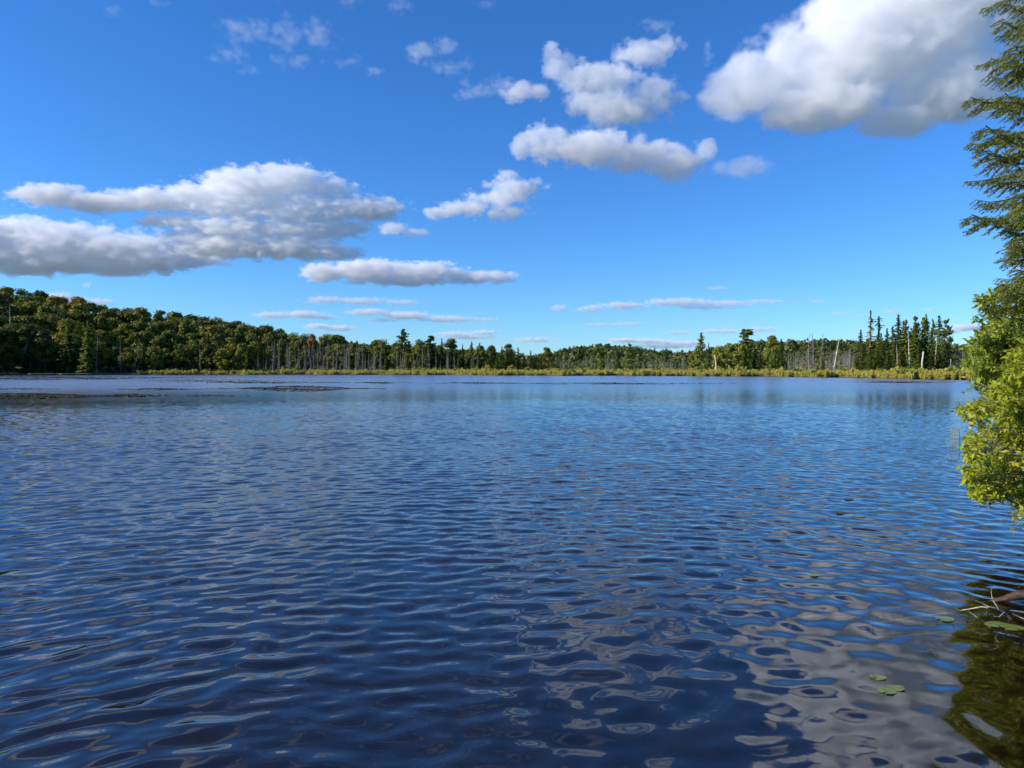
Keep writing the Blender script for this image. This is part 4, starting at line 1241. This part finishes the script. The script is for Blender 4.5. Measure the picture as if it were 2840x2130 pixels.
cloud('torn white cloud between the layered cumulus and the long lumpy one', 1000, 640,
      [(1430, 520, 110, 34), (1380, 550, 120, 36), (1290, 580, 110, 32), (1220, 590, 80, 24), (1400, 590, 100, 28), (1400, 490, 50, 24)],
      k=0.0115, amp=0.75, seed=8.8, soft=0.28)
cloud('small round puff just right of the layered cumulus', 1000, 665,
      [(1090, 635, 60, 26), (1150, 645, 50, 18)], k=0.012, amp=0.6, seed=9.5, soft=0.35)
W = dict(k=0.0036, amp=1.0, freq=0.9, soft=0.6)
cloud('thin torn cloud patch high up, widest of the veils', 1500, 225, [(690, 85, 110, 50), (790, 100, 100, 55), (880, 95, 80, 60), (820, 170, 90, 28), (960, 170, 70, 22), (790, 40, 40, 40)], seed=10.1, **W)
cloud('wispy tail left of the widest thin veil', 1500, 215, [(640, 150, 70, 36), (690, 200, 40, 24), (600, 160, 40, 16)], seed=11.4, **W)
cloud('small bright tuft right of the widest thin veil', 1400, 185, [(1170, 145, 75, 40), (1240, 125, 50, 38)], k=0.006, amp=0.85, seed=12.3, soft=0.5)
cloud('faint feathery scrap under the small bright tuft', 1400, 210, [(1240, 190, 80, 28), (1290, 180, 50, 26)], seed=13.6, **W)
cloud('slanted thin streak left of the ragged cumulus', 1300, 275, [(1330, 250, 80, 26), (1380, 230, 50, 34), (1290, 265, 50, 20), (1400, 225, 40, 24), (1290, 225, 26, 26)], k=0.005, amp=0.85, seed=14.9, soft=0.5)
cloud('tiny tuft of cloud below the widest thin veil', 1500, 215, [(1040, 195, 36, 20)], k=0.006, amp=0.8, seed=15.2, soft=0.5)
cloud('faint veil at the top edge above the widest thin patch', 1500, 30, [(960, 0, 70, 26), (1110, 15, 60, 36), (1350, 5, 50, 26)], seed=16.2, **W)
cloud('faint streaks above the ragged cumulus', 1500, 100, [(1830, 70, 60, 36), (1800, 60, 40, 20)], seed=17.2, **W)
cloud('thin diagonal wisp left of the largest cumulus', 1300, 190, [(2080, 120, 60, 34), (2150, 80, 80, 30), (1965, 150, 22, 50), (2200, 60, 50, 24)], k=0.005, amp=0.85, seed=18.2, soft=0.5)
cloud('scrap of cloud at the top left corner', 1500, 60, [(315, 30, 40, 26), (440, 5, 50, 18)], seed=19.2, **W)
FAR = dict(k=0.008, amp=0.6, freq=0.9, soft=0.4, vox=1.2)
cloud('low flat cloud, upper of the pair above the middle of the far shore', 1000, 850, [(900, 832, 90, 15), (1000, 835, 110, 15), (1110, 838, 80, 12)], seed=20.1, **FAR)
cloud('low flat cloud, lower of the pair above the middle of the far shore', 1000, 902, [(1020, 865, 90, 14), (1120, 875, 110, 17), (1240, 885, 120, 14), (1340, 886, 70, 8), (1060, 888, 60, 8)], seed=21.1, **FAR)
cloud('low flat cloud resting on the treetops at the end of the left hill', 1000, 892, [(760, 874, 90, 14), (840, 872, 90, 16), (900, 880, 60, 10)], seed=22.1, **FAR)
cloud('small low cloud under the one at the end of the left hill', 1000, 922, [(880, 905, 60, 12), (940, 910, 70, 12)], seed=23.1, **FAR)
cloud('long thin low cloud above the right half of the far shore', 1000, 868, [(1640, 855, 60, 14), (1730, 848, 100, 16), (1880, 838, 140, 18), (2010, 842, 120, 14), (2120, 836, 90, 9), (1960, 852, 120, 10)], seed=24.1, **FAR)
cloud('small bright puff at the left end of the long thin low cloud', 1000, 866, [(1552, 854, 34, 14)], seed=25.1, **FAR)
cloud('short thin low cloud under the long one', 1000, 910, [(1660, 900, 60, 7), (1740, 898, 70, 8)], seed=26.1, **FAR)
cloud('thin low cloud reaching towards the tall spruces', 1000, 928, [(1880, 922, 60, 7), (2000, 918, 100, 9), (2110, 914, 70, 9)], seed=27.1, **FAR)
cloud('pale low cloud over the gap in the far hills', 1000, 965, [(1730, 944, 70, 10), (1800, 946, 90, 10), (1900, 952, 90, 10), (1840, 960, 140, 9)], seed=28.1, **FAR)
cloud('pale low cloud over the centre of the far shore', 1000, 950, [(1260, 926, 80, 10), (1340, 922, 70, 9), (1300, 936, 120, 8), (1480, 943, 90, 9)], seed=29.1, **FAR)
cloud('bright low cloud behind the slope of the left hill', 1000, 855, [(220, 835, 60, 16), (280, 838, 50, 14), (160, 822, 60, 16)], seed=30.1, k=0.008, amp=0.6, soft=0.35)
cloud('tiny bright cloud under the grey bank', 1000, 800, [(242, 790, 22, 14)], seed=31.1, k=0.008, amp=0.7, soft=0.4)
cloud('low bright cloud between the tall spruces and the overhanging bush', 1000, 930, [(2680, 908, 60, 14), (2630, 918, 50, 10)], seed=32.1, k=0.008, amp=0.5, soft=0.35)
cloud('thin dash of cloud over the tall spruces', 1000, 876, [(2480, 865, 46, 9)], seed=33.1, **FAR)
cloud('second thin dash of cloud over the tall spruces', 1000, 868, [(2575, 858, 32, 7)], seed=34.1, **FAR)
cloud('thin grey dash of cloud above the long low one', 1000, 806, [(1990, 798, 50, 8)], seed=35.1, **FAR)
cloud('thin grey dash of cloud left of the tall spruces', 1000, 842, [(2270, 836, 40, 6)], seed=36.1, **FAR)
cloud('thin grey smudge of cloud left of the tall spruces', 1000, 882, [(2330, 871, 40, 7), (2390, 874, 40, 6)], seed=37.1, **FAR)
cloud('cumulus overhead beyond the top left of the picture, mirrored in the nearest water', 1000, -110,
      [(150, -260, 260, 120), (450, -240, 280, 110), (-150, -320, 260, 140), (300, -420, 300, 140), (650, -330, 160, 80)], k=0.0115, amp=0.7, seed=41.3, soft=0.4)
cloud('thin torn cloud overhead beyond the top edge, mirrored in the middle of the near water', 1200, -120,
      [(1300, -240, 200, 70), (1600, -300, 220, 80), (1000, -330, 180, 70), (1450, -420, 240, 80)], k=0.005, amp=0.95, seed=42.3, soft=0.55)
